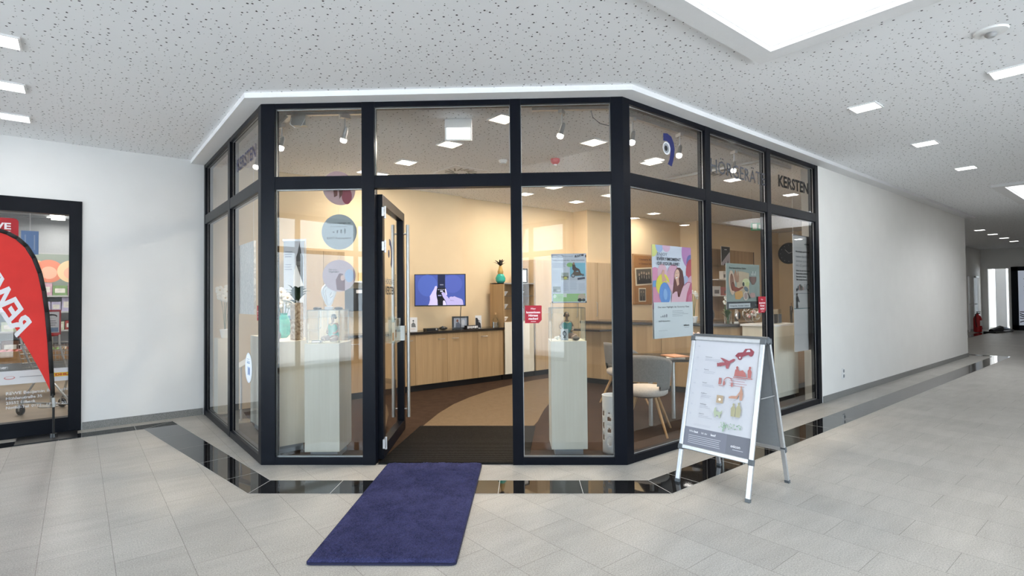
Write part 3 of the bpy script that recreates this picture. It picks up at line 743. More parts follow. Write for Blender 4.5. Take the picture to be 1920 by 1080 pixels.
# ------------------------------------------------------------------ A-frame board
fl, frt, br_, bl = zo(1264, 903), zo(1404, 945), zo(1484, 907), zo(1347, 869)
cx_ = (fl + frt + br_ + bl) / 4; ang = math.atan2((frt - fl).y, (frt - fl).x); BW = .60; BD = .62
t = thing('a_frame_board', 'silver a-frame customer stopper board standing by the right shop corner', 'a-frame board', (cx_.x, cx_.y, 0), ang)
BH = 1.125
for sd, nm in ((-1, 'front'), (1, 'rear')):
    # local panel frame: origin at the top, leaning outwards towards the foot
    tilt = math.atan2(BD / 2 - .03, BH); M = Matrix.Translation((0, sd * .03, BH)) @ Matrix.Rotation(-sd * -tilt, 4, 'X')
    if sd == 1: M = Matrix.Translation((0, .03, BH)) @ Matrix.Rotation(tilt, 4, 'X') @ Matrix.Rotation(PI, 4, 'Z')
    else: M = Matrix.Translation((0, -.03, BH)) @ Matrix.Rotation(-tilt, 4, 'X')
    L = BH / math.cos(tilt)
    root = thing('panel_' + nm, '', ''); del root['label']; del root['category']; root.parent = t; root.matrix_local = M
    pr = .034; zb = -.90
    b = MB()
    for x0, x1, z0, z1 in ((-BW / 2, BW / 2, -pr, 0), (-BW / 2, BW / 2, zb, zb + pr), (-BW / 2, -BW / 2 + pr, zb, 0), (BW / 2 - pr, BW / 2, zb, 0)):
        b.box(x0, x1, -.020, .004, z0, z1, M_ALU)
    b.build('frame', root, bevel=.006)
    MB().box(-BW / 2 + .01, BW / 2 - .01, -.008, .0, zb + .01, -.01, M_GREYP).build('back_panel', root)
    b = MB()
    for sx in (-1, 1):
        lg = MB().box(sx * BW / 2 - (0 if sx < 0 else .032), sx * BW / 2 + (.032 if sx < 0 else 0), -.010, .012, -L + .02, zb + .02, M_ALU)
        lg.build('leg', root, bevel=.003)
        MB().box(sx * BW / 2 - (.001 if sx < 0 else .033), sx * BW / 2 + (.033 if sx < 0 else .001), -.012, .014, -L, -L + .025, M_DARKALU).build('foot_cap', root)
    for sx in (-1, 1):
        for z in (-.02, zb + .012): MB().box(sx * (BW / 2 - .015) - .02, sx * (BW / 2 - .015) + .02, -.022, .006, z - .02, z + .022, M_DARKALU).build('corner_cap', root, bevel=.004)
    if sd == -1:
        a = Art(-.0085); X0, X1, Z0, Z1 = -BW / 2 + pr, BW / 2 - pr, zb + pr, -pr; Wd_, Hd_ = X1 - X0, Z1 - Z0
        def X(f): return X0 + f * Wd_
        def Zp(f): return Z1 - f * Hd_
        a.rect(X0, Z0, X1, Z1, 'c6c7ce'); a.rect(X0, Z0, X1, Zp(.83), '7c7e8a'); a.rect(X(.66), Z0, X1, Zp(.83), '73757f')
        a.text('Wie ', X(.07), Zp(.875), .016, 'e8e9ef', .0); a.text('laut', X(.155), Zp(.875), .016, 'f4f5fa', .02); a.text(' ist zu ', X(.27), Zp(.875), .016, 'e8e9ef'); a.text('laut?', X(.42), Zp(.875), .016, 'f4f5fa', .02)
        a.lines(X(.07), X(.60), Zp(.905), 5, .014, .0035, 'c9cad3', .2)
        a.text('oticon', X(.73), Zp(.935), .020, 'f2f3f8', .01); a.lines(X(.76), X(.92), Zp(.955), 1, .01, .003, 'd9dae2', .1)
        for i, (f, s) in enumerate(((.055, '140'), (.165, '120'), (.285, '110'), (.41, '100'), (.51, '90'), (.61, '70'), (.70, '50'))):
            a.text(s, X(.05), Zp(f + .01), .011, 'a9adba', -.005)
            if i: a.text(('', 'Autorennen', 'Flugzeug', 'Konzert', 'Kopfhörer', 'Staubsauger', 'Gespräch')[i], X(.2), Zp(f - .004), .008, '74767f', .01); a.lines(X(.2), X(.45), Zp(f + .012), 2, .011, .0022, '9ea1ad', .5)
        a.lines(X(.14), X(.42), Zp(.795), 2, .009, .0018, 'aeb1bc', .1)
        a.lines(X(.62), X(.88), Zp(.335), 4, .018, .003, 'b07a80', .15)
        # car
        c = '8d4650'; a.poly([(X(.66), Zp(.125)), (X(.70), Zp(.095)), (X(.77), Zp(.088)), (X(.80), Zp(.055)), (X(.88), Zp(.05)), (X(.93), Zp(.075)), (X(.925), Zp(.10)), (X(.84), Zp(.11)), (X(.77), Zp(.13)), (X(.70), Zp(.14))], c)
        a.ell(X(.735), Zp(.138), .018, .018, c); a.ell(X(.89), Zp(.102), .016, .016, c); a.ell(X(.735), Zp(.138), .007, .007, 'c6c7ce'); a.poly([(X(.815), Zp(.085)), (X(.835), Zp(.062)), (X(.87), Zp(.06)), (X(.88), Zp(.08))], 'c6c7ce')
        # aeroplane
        c = '9c5860'; a.poly([(X(.41), Zp(.215)), (X(.44), Zp(.20)), (X(.55), Zp(.19)), (X(.64), Zp(.155)), (X(.67), Zp(.155)), (X(.66), Zp(.175)), (X(.56), Zp(.215)), (X(.45), Zp(.235))], c)
        a.poly([(X(.52), Zp(.195)), (X(.44), Zp(.155)), (X(.47), Zp(.155)), (X(.59), Zp(.18))], c); a.poly([(X(.53), Zp(.21)), (X(.55), Zp(.25)), (X(.58), Zp(.25)), (X(.60), Zp(.20))], c); a.poly([(X(.41), Zp(.24)), (X(.40), Zp(.205)), (X(.43), Zp(.205)), (X(.46), Zp(.225))], c)
        # band on stage
        c = 'ad6c69'; a.poly([(X(.68), Zp(.31)), (X(.69), Zp(.25)), (X(.73), Zp(.24)), (X(.75), Zp(.26)), (X(.80), Zp(.25)), (X(.84), Zp(.275)), (X(.86), Zp(.31))], c); a.ell(X(.715), Zp(.232), .009, .011, c)
        a.poly([(X(.88), Zp(.315)), (X(.87), Zp(.25)), (X(.885), Zp(.235)), (X(.91), Zp(.235)), (X(.93), Zp(.26)), (X(.925), Zp(.315))], c); a.ell(X(.90), Zp(.225), .009, .011, c); a.rect(X(.67), Zp(.325), X(.95), Zp(.318), c)
        # player and headphones
        c = 'ad7471'; a.rect(X(.46), Zp(.40), X(.50), Zp(.34), c)
        for i in range(12):
            t0 = math.radians(190 - i * 15); t1 = math.radians(190 - (i + 1) * 15); cx2, cz2, r0 = X(.60), Zp(.37), .036
            a.y += a.st; a.poly([(cx2 + r0 * math.cos(t0), cz2 + r0 * math.sin(t0)), (cx2 + r0 * math.cos(t1), cz2 + r0 * math.sin(t1)), (cx2 + (r0 - .006) * math.cos(t1), cz2 + (r0 - .006) * math.sin(t1)), (cx2 + (r0 - .006) * math.cos(t0), cz2 + (r0 - .006) * math.sin(t0))], c)
        a.ell(X(.545), Zp(.385), .009, .018, c); a.ell(X(.665), Zp(.39), .009, .018, c); a.rect(X(.47), Zp(.415), X(.54), Zp(.41), c)
        # vacuum cleaner
        c = 'b98f7c'; a.poly([(X(.64), Zp(.50)), (X(.68), Zp(.49)), (X(.75), Zp(.485)), (X(.80), Zp(.43)), (X(.81), Zp(.435)), (X(.765), Zp(.50)), (X(.765), Zp(.51)), (X(.64), Zp(.515))], c); a.poly([(X(.80), Zp(.52)), (X(.79), Zp(.45)), (X(.80), Zp(.41)), (X(.815), Zp(.41)), (X(.84), Zp(.46)), (X(.835), Zp(.52))], c); a.ell(X(.806), Zp(.403), .006, .008, c)
        # phone
        c = 'b09c84'; a.rect(X(.46), Zp(.57), X(.56), Zp(.50), c); a.ell(X(.51), Zp(.537), .010, .010, 'f6efe0'); 
        # couple
        c = 'a8a384'; a.poly([(X(.70), Zp(.67)), (X(.69), Zp(.60)), (X(.715), Zp(.575)), (X(.745), Zp(.58)), (X(.76), Zp(.60)), (X(.755), Zp(.67))], c); a.ell(X(.725), Zp(.565), .008, .010, c)
        a.poly([(X(.765), Zp(.67)), (X(.765), Zp(.60)), (X(.785), Zp(.565)), (X(.815), Zp(.565)), (X(.84), Zp(.60)), (X(.83), Zp(.67))], c); a.ell(X(.80), Zp(.553), .008, .010, c)
        # dog
        c = 'aab49c'; a.poly([(X(.44), Zp(.66)), (X(.45), Zp(.62)), (X(.47), Zp(.61)), (X(.475), Zp(.645)), (X(.54), Zp(.65)), (X(.57), Zp(.63)), (X(.565), Zp(.66)), (X(.545), Zp(.67)), (X(.55), Zp(.70)), (X(.53), Zp(.705)), (X(.515), Zp(.68)), (X(.49), Zp(.68)), (X(.48), Zp(.70)), (X(.465), Zp(.70))], c)
        # leafy branch
        c = '93ad96'; a.poly([(X(.60), Zp(.815)), (X(.605), Zp(.77)), (X(.66), Zp(.745)), (X(.665), Zp(.75)), (X(.625), Zp(.775)), (X(.62), Zp(.815))], c)
        for i in range(46): a.y += a.st * .9; a.ell(X(.55 + .33 * random.random() ** 1.3), Zp(.735 + .05 * random.random()), .003 + .004 * random.random(), .002 + .003 * random.random(), random.choice(('93ad96', '7f9c85', 'a9bfa8')), random.random() * 3, 7)
        a.build('poster', root)
for sx in (-1, 1): MB().tube([(sx * (BW / 2 - .01), -.105, BH * .62), (sx * (BW / 2 - .01), .105, BH * .62)], .004, M_ALU, 6).build('stay_rod', t)
MB().tube([(-BW / 2 - .004, 0, BH - .008), (BW / 2 + .004, 0, BH - .008)], .028, M_DARKALU, 12).build('hinge_bar', t, smooth=True)

# ------------------------------------------------------------------ socket, fire extinguisher and far doors
p = hy(1580, 700, 0)
t = thing('wall_socket', 'white double power socket low on the white wall', 'socket', (p.x, -.001, p.z)); MB().box(-.04, .04, -.012, 0, -.075, .075, M_WHITE).build('plate', t, bevel=.003)
MB().lathe([(.024, 0), (.024, .004)], M_GREYP, Matrix.Translation((0, -.0135, .036)) @ Matrix.Rotation(PI / 2, 4, 'X'), 16).lathe([(.024, 0), (.024, .004)], M_GREYP, Matrix.Translation((0, -.0135, -.036)) @ Matrix.Rotation(PI / 2, 4, 'X'), 16).build('well', t)
def rel_door(name, px0, px1, label):
    x0, x1 = sorted((hy(px0, 560, 1.9).x, hy(px1, 560, 1.9).x)); r = MB().box(x0, x1, 1.86, 1.899, .0, 2.12, M_WHITE).build(name); struct(r, label)
    h = MB().tube([(x0 + .09, 1.80, 1.05), (x0 + .22, 1.80, 1.05)], .012, M_STEEL, 8).tube([(x0 + .09, 1.80, 1.05), (x0 + .09, 1.86, 1.05)], .012, M_STEEL, 8).build('door_handle', r)
    if name == 'door_4': MB().box(x0 + .05, x0 + .5, 1.80, 1.86, 2.08, 2.14, M_STEEL).build('door_closer', r)
rel_door('door_4', 1824, 1830.5, 'white door with closer in the far corridor side wall')
rel_door('door_5', 1813.5, 1816, 'white door mostly hidden behind the end of the white wall')
r = MB().box(XF - .06, XF + .02, d1, d1 + .16, 0, 2.5, M_FRAME).box(XF - .06, XF + .02, d0 - .2, d0, 0, 2.5, M_FRAME).box(XF - .06, XF + .02, d1, d0, 2.34, 2.5, M_FRAME).box(XF - .06, XF + .02, d1, d0, 0, .2, M_FRAME).build('door_6'); struct(r, 'dark framed glass door at the far end')
MB().box(XF + .05, XF + .06, d1 + .1, d0 - .1, .2, 2.4, mat('frosted film', (.72, .75, .85), .6, spec=.2)).build('pane', r)
MATS['frosted film'].node_tree.nodes['Principled BSDF'].inputs['Transmission Weight'].default_value = .6
b = MB()
for i in range(5):
    z = .32 + i * .11; yy = d0 - .22
    b.tube([(XF + .04, yy - k * .12, z + .05 * math.sin(k * 1.4 + i)) for k in range(12)], .018, M_FRAME, 5)
for z, l_ in ((2.0, .5), (1.7, .9), (1.55, .7), (1.25, .3)): b.box(XF + .035, XF + .045, d0 - .35 - l_, d0 - .35, z, z + .03, M_GREYP)
b.build('decal', r)
p = hp(1833, 623, Vector((0, 1.6, 0)), Vector((0, 1, 0)))
p = hy(1833, 600, 1.62)
t = thing('fire_extinguisher', 'red fire extinguisher standing on the floor in front of a far white door', 'fire extinguisher', (p.x, p.y, 0), VIEW_A)
MB().lathe([(.10, .01), (.125, .03), (.125, .52), (.10, .60), (.04, .66), (.035, .70)], M_RED, n=20).build('cylinder', t, smooth=True)
MB().box(-.03, .09, -.02, .02, .70, .73, M_BLACK).box(-.03, .11, -.015, .015, .76, .78, M_BLACK).tube([(0, 0, .70), (0, 0, .77)], .015, M_STEEL, 8).build('valve', t)
MB().tube([(-.03, -.03, .72), (-.13, -.06, .68), (-.15, -.08, .45), (-.12, -.10, .2)], .014, M_BLACK, 8).build('hose', t)
MB().box(-.02, .07, -.131, -.12, .25, .45, M_WHITE).build('label_plate', t)
p = hy(1848, 614, 1.35)
b = MB(); b.prism([(0, -.18), (.5, -.25), (1.5, -.3), (2.4, -.1), (2.2, .15), (1.2, .25), (.1, .2)], .0, .05, M_BLACK); b.tube([(.2, 0, .06), (.8, -.1, .13), (1.4, .05, .10), (2.0, -.05, .06)], [.08, .12, .12, .05], M_BLACK, 8)
tag(b.build('rolled_mat', loc=(p.x, p.y - .1, 0.003), rot=-.1), 'dark crumpled mat on the floor right of the fire extinguisher', 'mat')

# ------------------------------------------------------------------ pedestals
def pedestal(label, c, rot, w_, d_, h_, zb=.075, group='pale wooden display pedestals'):
    t = thing('display_pedestal', label, 'pedestal', (c[0], c[1], .006), rot, group)
    MB().box(-w_ / 2, w_ / 2, -d_ / 2, d_ / 2, zb, h_, M_PALE).build('body', t, bevel=.0015)
    MB().box(-w_ / 2 + .035, w_ / 2 - .035, -d_ / 2 + .05, d_ / 2 - .035, 0, zb, M_GREYP).build('plinth', t)
    return t
p1 = OW(-1.725, 5.03); PED1 = pedestal('pale wooden pedestal with the glass case and white ear model, left front window', p1, VIEW_A, .315, .36, 1.05)
p2 = Vector((-2.125, 2.47, 0)); PED2 = pedestal('pale wooden pedestal carrying the carved vase with green leaves, behind the corner post', p2, 0, .35, .35, 1.055)
p3 = OW(.508, 5.02); PED3 = pedestal('pale wooden pedestal in the window right of the entrance under the newspaper poster', p3, VIEW_A, .325, .325, 1.05)
p4 = Vector((-1.93, 3.45, 0)); PED4 = pedestal('pale wooden pedestal seen through the left side front, behind the others', p4, 0, .45, .40, 1.05)
def glass_case(label, c, rot, w_, d_, z0, h_):
    t = thing('display_case', label, 'display case', (c[0], c[1], z0), rot, 'clear display cases on pedestals'); b = MB(); k = .005
    for a in ((-w_ / 2, w_ / 2, -d_ / 2, -d_ / 2 + k), (-w_ / 2, w_ / 2, d_ / 2 - k, d_ / 2), (-w_ / 2, -w_ / 2 + k, -d_ / 2, d_ / 2), (w_ / 2 - k, w_ / 2, -d_ / 2, d_ / 2)): b.box(*a, 0, h_, M_ACRYL)
    b.box(-w_ / 2, w_ / 2, -d_ / 2, d_ / 2, h_ - k, h_, M_ACRYL); b.build('hood', t)
    b = MB(); e = .0018; m = mat('glass edge', (.16, .20, .19), .2, noise=.02)
    for sx in (-1, 1):
        for sy in (-1, 1): b.box(sx * w_ / 2 - e, sx * w_ / 2 + e, sy * d_ / 2 - e, sy * d_ / 2 + e, 0, h_, m)
        b.box(sx * w_ / 2 - e, sx * w_ / 2 + e, -d_ / 2, d_ / 2, h_ - e, h_ + e, m); b.box(-w_ / 2, w_ / 2, sx * d_ / 2 - e, sx * d_ / 2 + e, h_ - e, h_ + e, m)
    b.build('edges', t); return t
glass_case('clear glass case with a turquoise seated figure on the left front pedestal', p1, VIEW_A, .29, .29, 1.057, .30)
glass_case('clear glass case with a teal seated figure on the pedestal right of the entrance', p3, VIEW_A, .31, .30, 1.057, .30)
M_SKIN = mat('bronze brown glaze', (.16, .085, .05), .35, noise=.1)
M_TURQ = mat('turquoise glaze', (.02, .33, .27), .25, noise=.12, nscale=20)
M_TEAL = mat('dark teal glaze', (.02, .16, .16), .3, noise=.12, nscale=20)
M_HAIRB = mat('dark brown glaze', (.03, .02, .015), .4, noise=.1)
M_GOLD = mat('golden glaze', (.45, .30, .10), .35, .3, noise=.1)
def skin_body(joints, edges, m, name, parent, lev=2):
    me = bpy.data.meshes.new(name); me.from_pydata([j[0] for j in joints], edges, []); o = bpy.data.objects.new(name, me); COL.objects.link(o); o.parent = parent
    me.materials.append(m); md = o.modifiers.new('skin', 'SKIN'); me.skin_vertices.new() if not me.skin_vertices else None
    sv = me.skin_vertices[0].data
    for i, j in enumerate(joints): r = j[1]; sv[i].radius = (r, r) if not isinstance(r, tuple) else r; sv[i].use_root = (i == 0)
    md.use_smooth_shade = True; sd = o.modifiers.new('subd', 'SUBSURF'); sd.levels = lev; sd.render_levels = lev; return o
def statue(label, loc, rot, dress, s=1.0, arms='bag', tall=.235):
    t = thing('seated_figurine', label, 'figurine', loc, rot, None); t.scale = (s, s, s)
    J = [((0, 0, .045), .040), ((0, 0, .085), .030), ((0, 0, .125), .036), ((0, -.004, .152), .020), ((0, -.004, .168), .010), ((0, -.006, .188), .013), ((0, -.008, .208), .017), ((0, -.006, .224), .010),
         ((-.036, 0, .145), .013), ((-.052, .004, .105), .011), ((-.044, -.028, .078), .009), ((-.022, -.045, .070), .008),
         ((.036, 0, .145), .013), ((.054, .004, .105), .011), ((.046, -.028, .078), .009), ((.024, -.045, .070), .008),
         ((-.035, -.022, .030), .026), ((-.070, -.055, .028), .022), ((-.020, -.082, .018), .014), ((.035, -.022, .030), .026), ((.070, -.055, .028), .022), ((.02, -.085, .018), .014)]
    Ed = [(0, 1), (1, 2), (2, 3), (3, 4), (4, 5), (5, 6), (6, 7), (2, 8), (8, 9), (9, 10), (10, 11), (2, 12), (12, 13), (13, 14), (14, 15), (0, 16), (16, 17), (17, 18), (0, 19), (19, 20), (20, 21)]
    skin_body(J, Ed, M_SKIN, 'body', t)
    MB().lathe([(.045, .028), (.052, .05), (.041, .085), (.046, .12), (.040, .142), (.022, .150)], dress, Matrix.Diagonal((1, .82, 1, 1)), 20).build('dress', t, smooth=True)
    MB().ball((0, .006, .213), .021, M_HAIRB, 14, (1, 1, .95)).ball((-.016, .008, .200), .011, M_HAIRB, 10).ball((.016, .008, .200), .011, M_HAIRB, 10).build('hair', t, smooth=True)
    MB().tube([(-.02, -.018, .152), (-.008, -.033, .140), (.008, -.033, .140), (.02, -.018, .152)], .0028, M_GOLD, 6).build('necklace', t)
    return t
statue('turquoise dressed seated figurine with dark head inside the left glass case', (p1.x + .045, p1.y - .0, 1.058), VIEW_A - .3, M_TURQ, 1.12)
statue('seated female figurine in a teal dress inside the glass case right of the entrance', (p3.x + .02, p3.y + .02, 1.058), VIEW_A + .1, M_TEAL, 1.12)
# things in and on the cases
b = Art(-.006); b.rect(-.034, 0, .034, .105, 'c9ccd3'); b.ell(.0, .062, .018, .026, '3d4048', .2); b.ell(.002, .06, .010, .016, 'a9adb6', .2); b.rect(-.012, .022, .012, .036, '53565e'); b.rect(-.024, .010, .024, .014, '7b7f88')
b.box(-.034, .034, -.006, 0, 0, .105, M_PAPER)
o = b.build('product_card', loc=OW(.478, 4.925, 1.058), rot=VIEW_A); tag(o, 'small silver card with an ear picture leaning before the teal figurine', 'card')
b = MB()
for k in range(7):
    a = k * .9; b.tube([(0, 0, .012), (.03 * math.cos(a), .02 * math.sin(a), .03 + .004 * k), (.055 * math.cos(a), .035 * math.sin(a), .022 + .01 * (k % 3))], [.010, .008, .003], mat('white coral', (.78, .76, .72), .6, noise=.04), 7)
cr = b.build('white_coral', loc=OW(.412, 4.935, 1.058), smooth=True); cr.scale = (.75,) * 3; tag(cr, 'small piece of white coral in the right-hand glass case', 'coral')
o = MB().ball((0, 0, .018), .03, M_HAIRB, 14, (1.3, 1, .6)).build('dark_bag', loc=OW(.585, 4.93, 1.057), smooth=True); tag(o, 'small dark rounded stone beside the teal figurine', 'stone')
t = thing('hearing_aid_case', 'flat black and silver case beside the turquoise figurine', 'case', OW(-1.80, 4.94, 1.057), VIEW_A)
MB().box(-.045, .045, -.02, .02, 0, .022, M_BLACK).build('base', t, bevel=.003); MB().box(-.038, .030, -.0215, -.0195, .006, .015, M_ALU).build('plate', t)
# ear model: rim and bowl
t = thing('ear_model', 'large white model of a human ear standing on the left glass case', 'ear model', OW(-1.715, 5.02, 1.3585), VIEW_A + .1)
M_EAR = mat('white ear plaster', (.80, .81, .83), .5, noise=.02)
MB().box(-.035, .035, -.03, .03, 0, .03, M_EAR).build('base', t, bevel=.003)
rim = [(-.010, .04), (-.028, .065), (-.042, .10), (-.055, .135), (-.062, .17), (-.055, .205), (-.032, .228), (.0, .236), (.032, .226), (.052, .20), (.056, .165), (.046, .13), (.034, .10), (.026, .07), (.012, .042)]
b = MB(); b.slab([(x, z) for x, z in rim], -.004, .02, M_EAR); b.tube([(x, -.006, z) for x, z in rim] + [(-.010, -.006, .04)], [.010] * 3 + [.012] * 9 + [.010] * 4, M_EAR, 10)
b.build('auricle', t, smooth=True)
MB().tube([(-.020, -.012, .07), (-.030, -.014, .12), (-.040, -.012, .16), (-.030, -.012, .195), (.0, -.012, .205), (.026, -.012, .19)], [.005, .008, .007, .006, .006, .003], M_EAR, 8).tube([(.034, -.010, .13), (.012, -.016, .118), (.006, -.014, .145), (.022, -.012, .165)], [.008, .010, .007, .005], M_EAR, 8).build('fold', t, smooth=True)
for k, (x, l) in enumerate(((-1.80, 'flat black pebble left of the white ear model'), (-1.605, 'flat black pebble right of the white ear model'))):
    o = MB().ball((0, 0, .014), .035, M_BLACK, 16, (1.15, .9, .4)).build('black_pebble', loc=OW(x, 4.95, 1.3585), rot=VIEW_A, smooth=True); tag(o, l, 'pebble', 'black pebbles beside the ear model')
# carved vase with leaves
M_CARVE = stone('carved brown vase', (.20, .13, .075), (.52, .42, .30), .7, 38)
M_LEAF = mat('dark green leaves', (.022, .050, .022), .45, noise=.25, nscale=25)
M_LEAF2 = mat('fresh green leaves', (.05, .12, .03), .45, noise=.25, nscale=25)
M_BLOOM = mat('white petals', (.80, .78, .72), .7, noise=.03)
M_PINK = mat('pink petals', (.62, .30, .30), .7, noise=.08)
def leaf(b, base, d, ln, wd, m, droop=.3, n=6):
    d = Vector(d).normalized(); side = d.cross(Vector((0, 0, 1)));
    if side.length < .1: side = Vector((1, 0, 0))
    side.normalize(); p = Vector(base); vs = []
    for i in range(n + 1):
        f = i / n; q = p + d * ln * f + Vector((0, 0, -droop * ln * f * f)); wv = wd * math.sin(PI * min(.98, .08 + .92 * f)) ** .8
        up = side.cross(d).normalized() * wv * .25
        vs += [q - side * wv + up, q, q + side * wv + up]
    fs = []
    for i in range(n): a = i * 3; fs += [(a, a + 3, a + 4, a + 1), (a + 1, a + 4, a + 5, a + 2)]
    b.add(vs, fs, m)
def flowerpot(name, label, cat, loc, vase_prof, vase_mat, builder, rot=0, s=1.0, vname='vase'):
    t = thing(name, label, cat, loc, rot); t.scale = (s,) * 3
    MB().lathe(vase_prof, vase_mat, n=22).build(vname, t, smooth=True); builder(t); return t
def leafy(nleaf, h0, ln, wd, m, seed, spread=.8, stems=True, up=1.0):
    def f(t):
        rnd = random.Random(seed); b = MB()
        for i in range(nleaf):
            a = 2.4 * i + rnd.random(); e = up * (.5 + rnd.random()); z = h0 + ln * .9 * rnd.random()
            leaf(b, (.02 * math.cos(a), .02 * math.sin(a), z), (math.cos(a) * spread, math.sin(a) * spread, e), ln * (.7 + .5 * rnd.random()), wd, m, .35)
        b.build('foliage', t, smooth='all')
        s = MB()
        for i in range(4): a = i * 1.6; s.tube([(.01 * math.cos(a), .01 * math.sin(a), h0 - .08), (.03 * math.cos(a), .03 * math.sin(a), h0 + ln)], .004, m, 5)
        s.build('stem', t)
    return f
pv = OW(-2.115, 5.26, 1.061)
flowerpot('leafy_vase', 'tall carved brown vase filled with dark green leaves in the left front window', 'vase', pv, [(.058, 0), (.06, .01), (.06, .355), (.054, .365), (.05, .35)], M_CARVE, leafy(24, .34, .15, .028, M_LEAF, 3, .75))
def blossoms(pts, m, r=.03, mc=None):
    def f(t):
        b = MB(); s = MB()
        for (x, y, z) in pts:
            for k in range(5):
                a = k * 2 * PI / 5; b.ball((x + r * .6 * math.cos(a), y + .3 * r * math.sin(a), z + r * .6 * math.sin(a)), r * .55, m, 8, (1, .45, 1))
            b.ball((x, y - r * .3, z), r * .25, mc or M_GOLD, 6)
            s.tube([(0, 0, .05), (x * .35, y * .35, z * .55), (x, y + .01, z)], .003, M_LEAF2, 5)
        b.build('blossom', t, smooth='all'); s.build('stem', t)
    return f
flowerpot('white_bouquet', 'turquoise vase with large cream blossoms half behind the corner post', 'vase', (-2.0, 2.92, 1.056), [(.03, 0), (.06, .03), (.072, .12), (.055, .20), (.035, .24), (.04, .26)], M_TURQ, blossoms([(-.05, 0, .36), (.03, -.02, .42), (-.02, .03, .48), (.07, .02, .35), (-.08, .0, .44)], M_BLOOM, .05))
o = MB().ball((0, 0, .055), .055, M_BLACK, 16).lathe([(.02, .1), (.012, .13), (.018, .14)], M_BLACK, n=14).build('round_black_vase', loc=(-2.24, 2.36, 1.061), smooth=True); tag(o, 'small round black vase beside the carved vase', 'vase')
MB()
# pedestal for the second bouquet stands right behind
p5 = Vector((-1.97, 2.92, 0)); pedestal('pale wooden pedestal under the turquoise vase with cream blossoms', p5, 0, .30, .30, 1.05)
statue('turquoise figurine on the rear left pedestal seen through the side front', (-1.96, 3.36, 1.057), -1.2, M_TURQ, 1.2)
b = MB()
for k in range(8):
    a = k * .8; b.tube([(0, 0, 0), (.02 * math.cos(a), .02 * math.sin(a), .06), (.05 * math.cos(a), .05 * math.sin(a), .13)], [.008, .006, .002], M_WHITE, 6)
tag(b.build('white_coral', loc=(-1.78, 3.57, 1.057), smooth=True), 'branching white coral on the rear left pedestal', 'coral')
# slim white stand with an orchid in the left corner
p6 = Vector((-2.25, 4.52, 0))
t = thing('flower_stand', 'slim pale stand in the far left corner under the white orchid', 'pedestal', (p6.x, p6.y, .006)); MB().box(-.10, .10, -.12, .12, .05, .98, M_PALE).build('body', t); MB().box(-.08, .08, -.10, .10, 0, .05, M_GREYP).build('plinth', t)
flowerpot('white_orchid', 'white orchid in a white pot behind the left side front', 'orchid', (p6.x, p6.y, .987), [(.04, 0), (.06, .1), (.055, .11)], M_WHITE, blossoms([(-.06, -.10, .52), (0, -.14, .58), (-.05, .04, .60), (.03, -.05, .62), (-.03, -.18, .50), (.05, -.2, .54), (0, .05, .50)], M_BLOOM, .05))
# brochure lectern seen through the side front
p = hx(452, 785, -2.17); t = thing('brochure_lectern', 'slender floor lectern with a slanted white tray behind the left side front', 'lectern', (-2.17, p.y, .006), 0)
MB().lathe([(.13, 0), (.13, .012), (.02, .018)], M_STEEL, n=24).build('foot', t); MB().tube([(0, 0, .01), (0, 0, .66)], .012, M_ALU, 10).build('pole', t, smooth=True)
MB().add([(-.12, -.14, .62), (.12, -.14, .76), (.12, .14, .76), (-.12, .14, .62), (-.12, -.14, .61), (.12, -.14, .75), (.12, .14, .75), (-.12, .14, .61)], [(0, 1, 2, 3), (7, 6, 5, 4), (0, 4, 5, 1), (1, 5, 6, 2), (2, 6, 7, 3), (3, 7, 4, 0)], M_WHITE).build('tray', t)

# ------------------------------------------------------------------ signs and stickers on the panes
def red_sticker(label, org, rot, s0, s1, z0, z1, y=.024):
    a = Art(y=y, step=.0005); w_, h_ = s1 - s0, z1 - z0
    a.poly([(0, 0), (w_ * .82, 0), (w_, h_ * .18), (w_, h_), (0, h_)], 'a32433')
    a.text('Hier', w_ * .36, h_ * .77, h_ * .11, 'f4dede'); a.text('kostenlosen', w_ * .09, h_ * .56, h_ * .12, 'fbeeee', .02, width=w_ * .82); a.text('Hörtest', w_ * .22, h_ * .38, h_ * .12, 'fbeeee', .02, width=w_ * .56); a.text('machen!', w_ * .22, h_ * .20, h_ * .12, 'fbeeee', .02, width=w_ * .56); a.lines(w_ * .35, w_ * .65, h_ * .08, 1, 1, h_ * .03, 'e8bfc2', 0)
    o = a.build('red_sticker', loc=org, rot=rot); return tag(o, label, 'sticker', 'red hearing test stickers')
s0, z1 = on_front(984, 573); s1, z0 = on_front(1016, 606)
red_sticker('red square hearing test sticker on the pane right of the entrance', fr_front(s0, 0, z0), CH_A, s0, s1, z0, z1)
s0, z1 = on_right(1427, 556); s1, z0 = on_right(1440, 586); red_sticker('red hearing test sticker beside the ear poster on the right side front', Vector((s0 - .02, 0, z0)), 0, s0, s1 + .02, z0, z1)
s0, z1 = on_left(478, 573); s1, z0 = on_left(486, 602); red_sticker('red hearing test sticker on the left side front next to the corner post', fr_left(s0 - .02, 0, z0), -PI / 2, s0, s1, z0, z1)
# round white sticker, left side front
s, z = on_left(461, 690); a = Art(y=.024); a.ell(0, 0, .13, .145, 'dfe6f2', 0, 40); a.ell(0, 0, .115, .13, 'eef2fa', 0, 40); a.rect(-.06, .04, .05, .055, '9fb2cc'); a.rect(-.04, -.07, .06, .01, 'b9c9e2'); a.rect(.0, -.06, .05, .0, '6f86b4'); a.lines(-.06, .06, .08, 2, .02, .006, 'aab6c8')
tag(a.build('round_sticker', loc=fr_left(s, 0, z), rot=-PI / 2), 'round white sticker low on the left side front', 'sticker')
